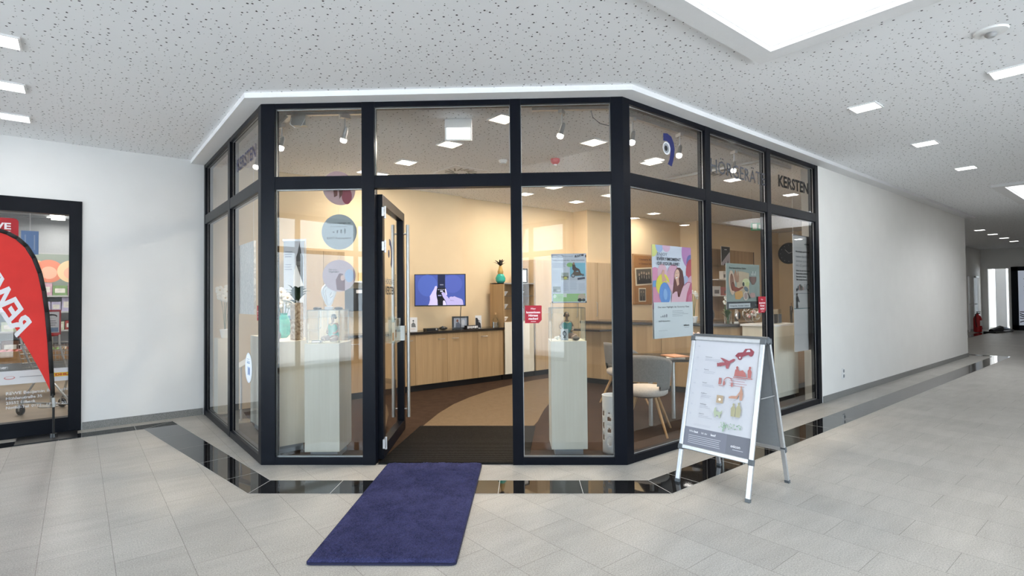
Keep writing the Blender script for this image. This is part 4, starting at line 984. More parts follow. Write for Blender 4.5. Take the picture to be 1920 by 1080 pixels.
# hanging discs in the left front window
def disc(label, px, py, r, turn, fn):
    d = .16; s, z = on_front(px, py, d); P = fr_front(s, d, z)
    t = thing('hanging_disc', label, 'hanging sign', P, CH_A + turn, 'round hanging signs in the left front window')
    a = Art(-.003); fn(a, r); a.clip(-r, -r, r, r); a.build('print', t)
    b = MB(); b.lathe([(r, -.0025), (r, .0025)], M_PAPER, Matrix.Rotation(PI / 2, 4, 'X'), 48).build('card', t)
    MB().tube([(0, 0, r), (0, 0, r + .05 if py > 400 else HC - .02 - z)], .0012, M_WHITE, 5).build('thread', t)
def d1f(a, r):
    a.ell(0, 0, r, r, 'd9b9bf', 0, 40); a.ell(-.05, .04, .05, .07, 'e6c9cb'); a.ell(.07, -.06, .05, .08, 'a04a5e'); a.ell(.08, .05, .05, .06, 'd08fa0'); a.poly([(-.05, .08), (-.015, .08), (-.02, -.07), (-.05, -.09), (-.06, 0)], '6e3a34'); a.poly([(.005, .08), (.035, .08), (.03, -.05), (0, -.1), (-.005, 0)], '6e3a34'); a.ell(-.01, .07, .025, .035, 'e9c5b4')
disc('round hanging sign with a pink portrait print just below the transom', 636, 353, .155, .75, d1f)
def d2f(a, r):
    a.ell(0, 0, r, r, 'b4bcbf', 0, 40); a.text('Das neue Highlight der', -.11, .075, .014, '45484c', .01, width=.22); a.text('Economy Class', -.075, .045, .011, '63666a', width=.15)
    for i, h in enumerate((.014, .03, .04, .05)): a.ell(-.05 + i * .035, -.005 + h * .25, .007, h / 2, '5c6166')
    a.text('EASY-Kennenlern', -.11, -.065, .018, '4a4d50', .02, width=.22)
disc('round grey hanging sign with black writing in the left front window', 636, 435, .162, 0, d2f)
def d3f(a, r):
    a.ell(0, 0, r, r, 'cdb6bd', 0, 40); a.text('Das neue', -.09, .05, .014, '584048', .01, width=.07); a.text('Highlight', -.09, .03, .014, '584048', .02, width=.09); a.poly([(-.02, -.13), (-.03, -.04), (.0, .02), (.03, .02), (.05, -.03), (.05, -.14)], '6a1f28'); a.ell(.03, -.02, .018, .026, 'dcb3a4'); a.ell(.09, .0, .04, .06, '9fb4d2')
disc('lowest round hanging sign, pinkish with a red haired figure print', 636, 517, .145, .25, d3f)

def poster(name, label, cat, org, rot, w_, h_, fn, thick=.004, strings=None):
    t = thing(name, label, cat, org, rot)
    MB().box(0, w_, 0, thick, 0, h_, M_PAPER).build('sheet', t)
    a = Art(-.0005); fn(a, w_, h_); a.clip(0, 0, w_, h_); a.build('print', t); return t
# balloon poster
def f_enjoy(a, w_, h_):
    k = .385 * h_
    a.rect(0, k, w_, h_, 'd7dbe6')
    for x, z, rx, rz, c, t in ((.02, .97, .12, .10, 'dfe08a', 0), (.18, 1.0, .10, .08, 'a9bce0', 0), (.35, .99, .10, .06, 'dcb3cc', 0), (.92, .92, .17, .16, 'b782b4', .3), (.99, .83, .12, .09, '6c6fa8', .4), (1.0, .72, .15, .15, 'b4475a', 0), (.06, .62, .15, .14, 'd98fb0', 0), (.24, .70, .12, .10, 'dfb3c0', 0), (.52, .66, .17, .14, 'd9a3b8', 0), (.84, .60, .10, .08, 'a9b0cc', 0), (.06, .52, .12, .10, '6f9ccf', 0), (1.0, .58, .12, .10, 'd9a8bd', 0), (.03, .43, .19, .12, 'd48ba6', 0), (.92, .44, .20, .17, 'bb5676', 0), (.99, .40, .1, .08, 'c5738f', 0)):
        a.ell(w_ * x, h_ * z, w_ * rx, h_ * rz, c, t)
    a.ell(w_ * .24, h_ * .575, w_ * .17, h_ * .115, 'e2d64a', .5); a.ell(w_ * .29, h_ * .475, w_ * .14, h_ * .125, '5f8fce', .1); a.ell(w_ * .30, h_ * .47, w_ * .05, h_ * .06, '86add9', .1)
    a.poly([(w_ * .22, h_ * .60), (w_ * .21, h_ * .69), (w_ * .24, h_ * .735), (w_ * .28, h_ * .73), (w_ * .28, h_ * .67), (w_ * .34, h_ * .62)], 'd7a48c')
    a.poly([(w_ * .32, h_ * .62), (w_ * .46, h_ * .57), (w_ * .60, h_ * .585), (w_ * .78, h_ * .56), (w_ * .88, h_ * .60), (w_ * .96, h_ * .60), (w_ * .86, h_ * .48), (w_ * .82, h_ * .38), (w_ * .44, h_ * .38), (w_ * .47, h_ * .48)], 'dfb2bf')
    a.poly([(w_ * .56, h_ * .72), (w_ * .61, h_ * .765), (w_ * .68, h_ * .765), (w_ * .75, h_ * .73), (w_ * .78, h_ * .64), (w_ * .79, h_ * .58), (w_ * .74, h_ * .54), (w_ * .70, h_ * .49), (w_ * .66, h_ * .44), (w_ * .62, h_ * .44), (w_ * .60, h_ * .50), (w_ * .55, h_ * .50), (w_ * .47, h_ * .47), (w_ * .50, h_ * .56), (w_ * .53, h_ * .64)], '5e2a26')
    a.ell(w_ * .60, h_ * .685, w_ * .062, h_ * .062, 'e3b8a2', -.25); a.poly([(w_ * .56, h_ * .64), (w_ * .60, h_ * .56), (w_ * .65, h_ * .58), (w_ * .64, h_ * .65)], 'd9a892'); a.ell(w_ * .585, h_ * .655, w_ * .024, h_ * .010, 'f4efee', .3); a.ell(w_ * .585, h_ * .664, w_ * .026, h_ * .003, 'a2444a', .3)
    a.ell(w_ * .575, h_ * .70, w_ * .010, h_ * .003, '4a2b26', .2); a.ell(w_ * .625, h_ * .705, w_ * .010, h_ * .003, '4a2b26', .2)
    a.text('ENJOY', w_ * .10, h_ * .885, h_ * .034, '4c5066', -.005, width=w_ * .25); a.text('EVERY MOMENT', w_ * .10, h_ * .835, h_ * .034, '2a2d3c', .018, width=w_ * .60); a.text('OF YOUR LIFE!', w_ * .10, h_ * .785, h_ * .034, '2a2d3c', .018, width=w_ * .56)
    a.rect(0, 0, w_, k, 'd6dadb'); a.text('Das neue Highlight der Economy Class', w_ * .10, h_ * .325, h_ * .016, '2b2e33', .02, width=w_ * .80)
    for i, q in enumerate((.02, .04, .055, .07)): a.ell(w_ * (.17 + i * .045), h_ * (.225 + q * .2), w_ * .014, h_ * q * .28, '6f7378')
    a.text('EASY-Kennenlern', w_ * .11, h_ * .175, h_ * .016, '55585c', .01, width=w_ * .28); a.lines(w_ * .45, w_ * .88, h_ * .285, 4, h_ * .018, h_ * .004, '8f9398', .4); a.lines(w_ * .10, w_ * .32, h_ * .08, 1, 1, h_ * .003, '9a9ea3', 0)
    a.text('oticon', w_ * .74, h_ * .115, h_ * .020, '26282c', .03, width=w_ * .15); a.lines(w_ * .76, w_ * .88, h_ * .10, 1, 1, h_ * .004, '8f9398', 0)
D_ = .05
s0, z1 = on_right(1222, 458, D_); s1, z0 = on_right(1297.5, 629, D_)
poster('balloon_poster', 'tall poster of a laughing woman with balloons reading ENJOY EVERY MOMENT', 'poster', (s0, D_, z0), 0, s1 - s0, z1 - z0, f_enjoy)
def f_ear(a, w_, h_):
    a.rect(0, 0, w_, h_, '8b9790'); a.rect(0, 0, w_, h_ * .165, '3d4245'); a.rect(w_ * .06, h_ * .03, w_ * .69, h_ * .125, 'c3c6c6'); a.text('Hörgeräte  Kersten  Lübeck', w_ * .10, h_ * .06, h_ * .030, '4f5456', .02, width=w_ * .55); a.text('oticon', w_ * .84, h_ * .07, h_ * .025, 'c9cdcd', .01, width=w_ * .10)
    a.text('Das menschliche Gehör', w_ * .08, h_ * .885, h_ * .035, '2e3433', .03, width=w_ * .5)
    a.poly([(w_ * x, h_ * z) for x, z in ((.30, .83), (.47, .83), (.66, .80), (.66, .55), (.66, .30), (.47, .27), (.32, .24), (.29, .5))], 'b9a48a')
    a.poly([(w_ * x, h_ * z) for x, z in ((.20, .72), (.26, .88), (.31, .72), (.33, .88), (.36, .72), (.35, .60), (.28, .58))], 'a67c64')
    a.ell(w_ * .15, h_ * .58, w_ * .085, h_ * .27, 'c9ae98', .12); a.ell(w_ * .155, h_ * .59, w_ * .055, h_ * .19, '8d6552', .12); a.ell(w_ * .18, h_ * .50, w_ * .05, h_ * .10, '70382c', .1)
    a.poly([(w_ * x, h_ * z) for x, z in ((.15, .57), (.22, .50), (.34, .46), (.46, .50), (.48, .47), (.34, .40), (.22, .38), (.16, .45))], '8c4a3a')
    a.poly([(w_ * x, h_ * z) for x, z in ((.22, .36), (.32, .40), (.44, .40), (.46, .28), (.36, .21), (.24, .22))], 'c49558')
    a.ell(w_ * .56, h_ * .60, w_ * .11, h_ * .08, 'c7c79a'); a.ell(w_ * .60, h_ * .55, w_ * .06, h_ * .05, 'b9bd80'); a.ell(w_ * .48, h_ * .55, w_ * .03, h_ * .05, '4b5250'); a.ell(w_ * .56, h_ * .44, w_ * .07, h_ * .05, '6c7a80', -.3)
    a.ell(w_ * .545, h_ * .29, w_ * .075, h_ * .10, 'c9bcae'); a.ell(w_ * .545, h_ * .29, w_ * .05, h_ * .075, 'a88f86'); a.poly([(w_ * .60, h_ * .38), (w_ * .68, h_ * .24), (w_ * .66, h_ * .22), (w_ * .59, h_ * .34)], '4a4440')
    a.poly([(w_ * x, h_ * z) for x, z in ((.66, .30), (.70, .36), (.82, .35), (.84, .26), (.72, .24))], 'b58f88')
    a.poly([(w_ * x, h_ * z) for x, z in ((.66, .72), (.88, .72), (.87, .62), (.80, .54), (.74, .54), (.69, .62))], '7d625a')
    for i in range(4): a.rect(w_ * (.72 + i * .04), h_ * .75, w_ * (.735 + i * .04), h_ * (.80 + .05 * (i % 2)), 'd4d8d6')
s0, z1 = on_right(1361, 493, D_); s1, z0 = on_right(1425, 578, D_)
poster('ear_poster', 'grey-green poster of the inner ear anatomy with a dark band below', 'poster', (s0, D_, z0), 0, s1 - s0, z1 - z0, f_ear)
def f_news(a, w_, h_):
    a.rect(0, 0, w_, h_, 'd9dde6'); a.rect(w_ * .0, h_ * .925, w_ * .34, h_ * .975, '55596a'); a.text('KERSTEN', w_ * .04, h_ * .932, h_ * .032, 'e3e6ee', .03, width=w_ * .28); a.text('Hörwelt', w_ * .36, h_ * .932, h_ * .032, '9aa2b2', width=w_ * .27)
    a.poly([(w_ * .67, h_ * .92), (w_ * .92, h_ * .945), (w_ * .93, h_ * .99), (w_ * .68, h_ * .965)], '3c404e'); a.text('AKTUELL', w_ * .70, h_ * .94, h_ * .026, 'd9dde6', .03, width=w_ * .2); a.rect(w_ * .97, h_ * .92, w_, h_ * .97, '2d303a')
    a.text('Neues Hören: eine Idee - bestes Hörerlebnis', w_ * .05, h_ * .855, h_ * .020, '5b6070', .02, width=w_ * .9)
    a.lines(w_ * .03, w_ * .42, h_ * .80, 5, h_ * .022, h_ * .008, 'a4aab8', .2); a.lines(w_ * .03, w_ * .25, h_ * .66, 13, h_ * .022, h_ * .006, 'b9bfcc', .15); a.lines(w_ * .28, w_ * .49, h_ * .42, 9, h_ * .022, h_ * .006, 'b9bfcc', .15); a.lines(w_ * .53, w_ * .74, h_ * .42, 8, h_ * .022, h_ * .006, 'b9bfcc', .15); a.lines(w_ * .77, w_ * .97, h_ * .38, 7, h_ * .022, h_ * .006, 'b9bfcc', .15)
    a.rect(w_ * .53, h_ * .50, w_ * .97, h_ * .81, '86c3d6'); a.rect(w_ * .53, h_ * .45, w_ * .97, h_ * .53, 'c9cdd4'); a.ell(w_ * .53, h_ * .77, w_ * .09, h_ * .045, '8ec27c')
    a.ell(w_ * .62, h_ * .55, w_ * .06, h_ * .045, '6b6f78'); a.ell(w_ * .62, h_ * .55, w_ * .03, h_ * .022, 'b5b9c0'); a.ell(w_ * .90, h_ * .56, w_ * .035, h_ * .026, '6b6f78'); a.poly([(w_ * x, h_ * z) for x, z in ((.60, .58), (.64, .64), (.80, .62), (.88, .58), (.86, .55), (.70, .54))], '6e5e52')
    a.poly([(w_ * x, h_ * z) for x, z in ((.60, .78), (.66, .80), (.70, .72), (.80, .68), (.84, .60), (.80, .60), (.76, .65), (.66, .63), (.60, .68))], '594a45'); a.ell(w_ * .64, h_ * .795, w_ * .03, h_ * .025, 'a98672'); a.poly([(w_ * .75, h_ * .46), (w_ * .96, h_ * .48), (w_ * .95, h_ * .52), (w_ * .74, h_ * .50)], '535767')
    a.rect(w_ * .28, h_ * .46, w_ * .49, h_ * .61, 'a9b0a8'); a.rect(w_ * .28, h_ * .50, w_ * .49, h_ * .54, '7b7462'); a.ell(w_ * .40, h_ * .50, w_ * .05, h_ * .03, 'd9d27a'); a.rect(w_ * .04, h_ * .21, w_ * .26, h_ * .33, '9ba39d'); a.rect(w_ * .06, h_ * .23, w_ * .12, h_ * .28, '5f6863'); a.rect(w_ * .16, h_ * .23, w_ * .24, h_ * .27, 'c9cfc9')
    a.rect(w_ * .04, h_ * .02, w_ * .96, h_ * .18, 'a6cf8e'); a.rect(w_ * .33, h_ * .11, w_ * .43, h_ * .19, 'eef4ea'); a.ell(w_ * .09, h_ * .13, w_ * .045, h_ * .04, 'dff0d6'); a.ell(w_ * .86, h_ * .11, w_ * .11, h_ * .07, 'c9b8a4'); a.ell(w_ * .80, h_ * .05, w_ * .06, h_ * .035, '2f3138'); a.ell(w_ * .91, h_ * .05, w_ * .05, h_ * .03, '474a52'); a.lines(w_ * .16, w_ * .32, h_ * .13, 2, h_ * .03, h_ * .01, '86b070', .1)
D2 = .10
s0, z1 = on_front(1033.5, 476, D2); s1, z0 = on_front(1100, 567, D2)
t = poster('newspaper_poster', 'newspaper style poster with green bottom band in the window right of the entrance', 'poster', fr_front(s0, D2, z0), CH_A, s1 - s0, z1 - z0, f_news)
b = MB()
for x in (.0, s1 - s0 - .012): b.box(x, x + .012, -.004, .008, -.004, .012, M_DARKALU)
b.box(0, s1 - s0, .001, .008, -.004, .004, M_DARKALU); b.build('clip_rail', t)
# banner in the last pane
def f_iq(a, w_, h_):
    a.rect(0, 0, w_, h_, 'cbc6c3'); a.rect(0, h_ * .365, w_, h_ * .372, '5f7f80'); a.rect(0, 0, w_, h_ * .365, 'd4cfcc')
    a.text('oticon', w_ * .64, h_ * .925, h_ * .013, '2d2f33', .04, width=w_ * .30); a.text('Menschen und Hören', w_ * .14, h_ * .855, h_ * .013, '3b3d42', .03, width=w_ * .80)
    for i, s in enumerate(('Haben Sie schon', 'einmal etwas', 'mit iQ gehört?')): a.text(s, w_ * .14, h_ * (.808 - i * .038), h_ * .020, '85868a', 0, width=w_ * (.80, .70, .74)[i])
    for i, s in enumerate(('Hören Sie den Unterschied', 'Besprechen und mehr', 'Stressfrei hören', 'Wir beraten Sie gern')): a.text(s, w_ * .14, h_ * (.690 - i * .026), h_ * .012, '232529', .04, width=w_ * (.78, .70, .56, .62)[i])
    a.text('iQ', w_ * .60, h_ * .525, h_ * .058, '55595c', -.01, width=w_ * .32)
    for x, z, q, c in ((.16, .53, .02, '24262a'), (.24, .545, .035, '6d7377'), (.32, .55, .045, '9a6f66'), (.38, .55, .05, '5c6a64'), (.44, .545, .035, '7d7468'), (.50, .54, .025, 'b08a88')): a.ell(w_ * x, h_ * z, w_ * .035, h_ * q * .6, c, .2)
    a.lines(w_ * .14, w_ * .9, h_ * .495, 1, 1, h_ * .006, '8f9194', 0)
    a.poly([(w_ * x, h_ * z) for x, z in ((.20, .365), (.22, .44), (.20, .50), (.22, .535), (.27, .55), (.32, .53), (.36, .47), (.42, .44), (.40, .43), (.33, .46), (.30, .48), (.30, .365), (.27, .365), (.25, .44), (.24, .365))] if False else [(w_ * x, h_ * z) for x, z in ((.10, .37), (.12, .42), (.10, .455), (.12, .475), (.17, .48), (.22, .465), (.29, .425), (.27, .42), (.20, .44), (.19, .42), (.20, .37), (.17, .37), (.155, .41), (.14, .37))], '232428'); a.ell(w_ * .15, h_ * .49, w_ * .035, h_ * .012, '4f4238')
D3 = .13
s0, z1 = on_right(1486, 440, D3); s1, z0 = on_right(1523, 655, D3)
t = poster('hanging_banner', 'tall hanging fabric banner with large iQ lettering behind the last right pane', 'banner', (s0, D3, z0), 0, s1 - s0, z1 - z0, f_iq)
MB().tube([(0, .004, z1 - z0), (s1 - s0, .004, z1 - z0)], .008, M_ALU, 8).build('top_rail', t)
b = MB(); b.tube([(.02, .004, z1 - z0), (.02, .004, HC - z0 - .04)], .0015, M_WHITE, 5); b.build('cord', t); b = MB(); b.tube([(s1 - s0 - .02, .004, z1 - z0), (s1 - s0 - .02, .004, HC - z0 - .04)], .0015, M_WHITE, 5); b.build('cord', t)
# relief panel behind the left side front
def relief():
    m, nt, b_ = nodes('wave relief'); v = objcoord(nt, (1, 1, 1)); wv = tex(nt, 'ShaderNodeTexWave', v, 9, Distortion=14.0, Detail=2.5)
    wv.inputs['Detail Scale'].default_value = 1.2; nt.links.new(ramp(nt, wv.outputs['Fac'], (.35, (.58, .60, .61)), (.75, (.84, .84, .84))), b_.inputs['Base Color']); b_.inputs['Roughness'].default_value = .6
    bp = N(nt, 'ShaderNodeBump'); bp.inputs['Strength'].default_value = .8; nt.links.new(wv.outputs['Fac'], bp.inputs['Height']); nt.links.new(bp.outputs[0], b_.inputs['Normal']); return m
D4 = .10
s0, z1 = on_left(442, 463, D4); s1, z0 = on_left(476, 590, D4)
t = thing('relief_panel', 'pale grey panel with swirling root pattern hanging behind the left side front', 'panel', fr_left(s0, D4, z0), -PI / 2)
MB().box(0, s1 - s0, 0, .02, 0, z1 - z0, relief()).build('panel', t)
for x in (.05, s1 - s0 - .05): MB().tube([(x, .01, z1 - z0), (x, .01, HC - z0 - .02)], .0012, M_WHITE, 5).build('thread', t)

# ------------------------------------------------------------------ cabinets along the back wall
VC = 4.45                                          # plane of the cabinet fronts
def ux(px, py=640, v=None): return hy(px, py, VC if v is None else v).x
def handle(b, x, z, y, w_=.13): b.tube([(x - w_ / 2, y, z), (x - w_ / 2 + .012, y - .022, z), (x + w_ / 2 - .012, y - .022, z), (x + w_ / 2, y, z)], .005, M_STEEL, 7)
xsd = [ux(648), ux(713), ux(779), ux(839), ux(896), ux(943)]
CT = .93
groupc = 'ash base cabinets under the television'
side = ('leftmost ash base cabinet, seen between the door hinge and the left window', 'ash base cabinet seen through the open glass door', 'ash base cabinet left of the middle seam under the television', 'ash base cabinet under the framed picture', 'ash base cabinet at the right end of the low run')
for i in range(5):
    x0, x1 = xsd[i], xsd[i + 1]; t = thing('base_cabinet', side[i], 'cabinet', ((x0 + x1) / 2, VC, .006), 0, groupc); h = (x1 - x0) / 2
    MB().box(-h, h, .02, .40 if x1 < 1.6 else .40, .10, CT - .04, M_WOOD).build('body', t)
    d = MB().box(-h + .002, h - .002, 0, .019, .10, CT - .045, M_WOOD).build('door', t); b = MB(); handle(b, (h * .62 if i in (1, 2) else -h * .5), CT - .13, 0); b.build('handle', d)
    MB().box(-h, h, .05, .40, 0, .10, M_BLACK).build('plinth', t)
b = MB().box(xsd[0] - .01, xsd[-1] + .02, -.03, .405, CT - .035, CT, M_BTOP).build('worktop', loc=(0, VC, .006), bevel=.003); tag(b, 'thin black worktop on the low ash cabinets under the television', 'worktop')
TZ = CT + .0065
def tall(label, px0, px1, zt_, doors=1, v=None, d_=.40, handle_px=None, grp='tall ash cabinets along the back wall', m=None):
    vv = VC if v is None else v; x0, x1 = ux(px0, 640, vv), ux(px1, 640, vv)
    t = thing('tall_cabinet', label, 'cabinet', ((x0 + x1) / 2, vv, .006), 0, grp); h = (x1 - x0) / 2
    MB().box(-h, h, .02, d_, .10, zt_, m or M_LWOOD).build('body', t)
    for k in range(doors):
        a0 = -h + 2 * h * k / doors; a1 = -h + 2 * h * (k + 1) / doors
        d = MB().box(a0 + .002, a1 - .002, 0, .019, .10, zt_ - .003, m or M_LWOOD).build('door', t)
        b = MB(); hx2 = a1 - .05 if k % 2 == 0 else a0 + .05; b.tube([(hx2, 0, 1.05), (hx2, -.025, 1.07), (hx2, -.03, 1.2), (hx2, -.025, 1.33), (hx2, 0, 1.35)], .006, M_STEEL, 7); b.build('handle', d)
    MB().box(-h, h, .05, max(d_, .06), 0, .10, M_BLACK).build('plinth', t); return t
tall('tall ash wardrobe with two doors behind the left window discs', 565, 647, 2.13, 2)
# shelf unit
x0, x1 = ux(945), ux(1003); h = (x1 - x0) / 2; SH = thing('shelf_cabinet', 'ash cabinet with open glass shelves behind the post right of the entrance', 'cabinet', ((x0 + x1) / 2, VC, .006))
MB().box(-h, h, .36, .40, 0, 1.72, M_WOOD).box(-h, -h + .02, 0, .36, .1, 1.72, M_WOOD).box(h - .02, h, 0, .36, .1, 1.72, M_WOOD).box(-h + .02, h - .02, .02, .36, .10, 1.02, M_WOOD).box(-h, h, 0, .36, 1.70, 1.72, M_ALU).build('body', SH)
MB().box(-h + .002, h - .002, 0, .019, .10, 1.02, M_PALE).build('door', SH)
for z in (1.25, 1.48): MB().box(-h + .02, h - .02, .02, .35, z, z + .008, M_ACRYL).box(-h + .02, h - .02, .018, .021, z, z + .008, M_DARKALU).build('glass_shelf', SH)
MB().box(-h, h, .05, .38, 0, .10, M_BLACK).build('plinth', SH)
SX = (x0 + x1) / 2
for k, (dx, z) in enumerate(((.12, 1.488), (-.2, 1.488), (-.2, 1.258), (-.2, 1.03))):
    o = MB().lathe([(.03, 0), (.045, .03), (.075, .075), (.07, .08)], M_WHITE, n=18).build('white_bowl', loc=(SX + dx * 1.2, VC + .15, z + .006), smooth=True); tag(o, ('white bowl on the top glass shelf right of the post', 'white bowl on the upper glass shelf left of the post', 'white bowl on the middle glass shelf left of the post', 'white bowl on the lowest shelf left of the post')[k], 'bowl', 'white bowls on the glass shelves')
def frame_pic(label, loc, rot, w_, h_, fn, fr=.02, m=M_BLACK, lean=0):
    t = thing('picture_frame', label, 'picture frame', loc, rot); b = MB()
    for a in ((-w_ / 2, w_ / 2, 0, fr), (-w_ / 2, w_ / 2, h_ - fr, h_), (-w_ / 2, -w_ / 2 + fr, fr, h_ - fr), (w_ / 2 - fr, w_ / 2, fr, h_ - fr)): b.box(a[0], a[1], -.012, .004, a[2], a[3], m)
    b.build('frame', t); MB().box(-w_ / 2 + .002, w_ / 2 - .002, -.004, .006, .002, h_ - .002, M_PAPER).build('mount', t); a = Art(-.0045); fn(a, w_, h_); a.build('picture', t); return t
frame_pic('dark framed small picture standing on top of the shelf cabinet', (ux(986), VC + .12, 1.7275), 0, .30, .27, lambda a, w_, h_: (a.rect(-.04, .06, .04, .19, '8a8d90'), a.rect(-.02, .08, .02, .17, '2c2f33')), .022)
vz = OW(0, 0)
def dress_vase(name, label, x, y, z, s):
    t = thing(name, label, 'vase', (x, y, z)); t.scale = (s, s, s)
    MB().lathe([(.06, 0), (.095, .04), (.10, .10), (.07, .16), (.05, .18)], M_TURQ, n=22).build('vase', t, smooth=True)
    MB().lathe([(.05, .18), (.06, .22), (.045, .27), (.03, .32), (.028, .34)], M_GOLD, n=18).build('neck', t, smooth=True)
    b = MB()
    for k in range(10): a = k * 2.4; leaf(b, (0, 0, .33), (math.cos(a) * .9, math.sin(a) * .5, .8 + .4 * (k % 3)), .22, .025, M_BLACK, .3)
    b.build('foliage', t, smooth='all'); return t
dress_vase('turquoise_vase', 'turquoise and gold vase with black leaves on the narrow tall cabinet', ux(957), 4.72, 1.7275, .92)
tall('tall ash cabinet right of the glass shelves', 1005, 1037, 2.16, 1)
tall('tall ash cabinet behind the newspaper poster', 1037.5, 1085, 2.16, 1)
tall('tall ash cabinet between the newspaper poster and the right corner post', 1085.5, 1122, 2.16, 1, d_=.098)
tall('tall ash cabinet just left of the right corner post', 1122.5, 1165, 2.16, 1, d_=.098)
# television on a swivel arm
pt = hd(825, 544, 8.55)
t = thing('television', 'flat television with a blue picture of two hands on a swivel mount', 'television', pt, VIEW_A)
TW, TH = .82, .515
MB().box(-TW / 2, TW / 2, 0, .035, -TH / 2, TH / 2, M_BLACK).build('casing', t, bevel=.004)
em = .5; a = Art(-.0012, .0006, emit=em); x0, x1, z0, z1 = -TW / 2 + .014, TW / 2 - .014, -TH / 2 + .018, TH / 2 - .014; W2, H2 = x1 - x0, z1 - z0
def tx(f): return x0 + W2 * f
def tz(f): return z1 - H2 * f
a.rect(x0, z0, x1, z1, '3f4f96'); a.ell(tx(.25), tz(.35), W2 * .20, H2 * .36, '4559a4'); a.ell(tx(.75), tz(.3), W2 * .2, H2 * .3, '4856a0')
a.rect(tx(.455), tz(.43), tx(.605), z1, '181f3e'); a.poly([(tx(.44), tz(.43)), (tx(.62), tz(.43)), (tx(.63), tz(.62)), (tx(.60), tz(1)), (tx(.46), tz(1)), (tx(.43), tz(.62))], '0c0d16')
a.rect(tx(.50), tz(.345), tx(.57), tz(.31), '74788a')
for i in range(4): a.rect(tx(.46 + i * .035), tz(.50), tx(.48 + i * .035), tz(.475), 'a7a9c0')
a.rect(tx(.505), tz(.56), tx(.56), tz(.52), 'bfc0d6'); a.rect(tx(.46), tz(.70), tx(.53), tz(.665), '8386b0')
hnd = 'b7b0d8'
a.poly([(tx(x), tz(z)) for x, z in ((.26, 1), (.28, .95), (.30, .82), (.295, .70), (.32, .64), (.345, .56), (.38, .47), (.40, .38), (.435, .36), (.445, .42), (.43, .55), (.425, .62), (.435, .74), (.45, .84), (.45, 1))], hnd)
a.poly([(tx(x), tz(z)) for x, z in ((.56, 1), (.56, .87), (.575, .84), (.60, .86), (.62, .94), (.63, 1))], 'c6c0e2')
a.poly([(tx(x), tz(z)) for x, z in ((.60, .48), (.615, .45), (.63, .52), (.645, .65), (.63, .68), (.61, .62))], 'c6c0e2')
a.poly([(tx(x), tz(z)) for x, z in ((.53, .60), (.545, .575), (.575, .57), (.60, .60), (.64, .70), (.69, .80), (.69, .74), (.72, .72), (.76, .73), (.79, .71), (.83, .74), (.87, .765), (.93, .80), (.955, .84), (.965, .92), (.97, 1), (.64, 1), (.62, .88), (.56, .73))], 'a8a0cd')
a.poly([(tx(x), tz(z)) for x, z in ((.70, .82), (.78, .85), (.79, .87), (.71, .86))], '9188bb')
a.build('screen', t)
MB().box(-.05, .05, .035, .06, -.1, .1, M_BLACK).tube([(0, .06, 0), (.12, .16, 0), (.1, .30, 0)], .02, M_BLACK, 8).build('wall_mount', t)
pc_ = t.matrix_basis @ Vector((.33, .03, -TH / 2)); b = MB().tube([(0, 0, 0), (.0, .02, -.2), (0, 0, TZ - pc_.z + .003)], .006, M_BLACK, 6).build('power_cable', loc=pc_); tag(b, 'black cable hanging from the television down to the worktop', 'cable')
# things on the worktop
def on_top(px, dy=.12): return Vector((ux(px, 615, VC + dy), VC + dy, TZ))
def card(label, px, w_, h_, fn, dy=.12, rot=VIEW_A * .6):
    t = thing('display_card', label, 'card', on_top(px, dy), rot); MB().box(-w_ / 2, w_ / 2, 0, .004, 0, h_, M_PAPER).box(-w_ / 2 + .02, w_ / 2 - .02, .004, .05, 0, .004, M_PAPER).build('board', t); a = Art(-.0005); fn(a, w_, h_); a.build('print', t)
card('white standing card with a grey figure, left end of the worktop', 775, .125, .225, lambda a, w_, h_: (a.poly([(-.03, .07), (.04, .07), (.03, .12), (0, .15), (-.03, .12)], '77797c'), a.ell(.0, .17, .012, .016, '5c5e62'), a.lines(-.04, .03, .04, 1, 1, .006, 'c9a88c', 0)))
card('black and white standing card right of the framed picture', 897, .11, .22, lambda a, w_, h_: (a.poly([(-.05, .02), (.05, .0), (.04, .08), (-.02, .18), (-.05, .18)], '2f3036'), a.ell(.02, .12, .016, .022, 'b9bac0')), .14)
t = thing('black_box', 'flat black box with silver tag on the worktop', 'device', on_top(808), 0); MB().box(-.11, .11, -.06, .06, 0, .042, M_BLACK).build('body', t, bevel=.003); MB().box(.055, .08, -.0615, -.06, .012, .036, M_ALU).build('tag_plate', t)
t = thing('black_device', 'low black rounded device right of the flat black box', 'device', on_top(831), 0); MB().ball((0, 0, .03), .07, M_BLACK, 16, (1.1, .8, .42)).build('body', t, smooth=True); MB().ball((-.03, -.03, .05), .02, M_DARKALU, 10).build('button', t)
frame_pic('black framed picture on the worktop under the television', on_top(863, .17), VIEW_A * .5, .285, .215, lambda a, w_, h_: (a.rect(-.115, .025, .115, .19, 'b9bfca'), a.poly([(-.08, .025), (-.075, .10), (-.03, .12), (.0, .08), (.01, .025)], '6f7585'), a.ell(-.05, .14, .018, .024, '8a5a4c'), a.ell(.05, .11, .03, .05, 'd9dbe0')), .028)
t = thing('card_holder', 'black business card holder with white cards in front of the framed picture', 'card holder', on_top(884, .07), .1); MB().box(-.13, .13, -.03, .03, 0, .06, M_BLACK).build('tray', t); b = MB()
for k in range(6): b.box(-.115 + k * .04, -.085 + k * .04, -.034, -.03, .01 + .004 * (k % 2), .05, M_PAPER)
b.build('cards', t)
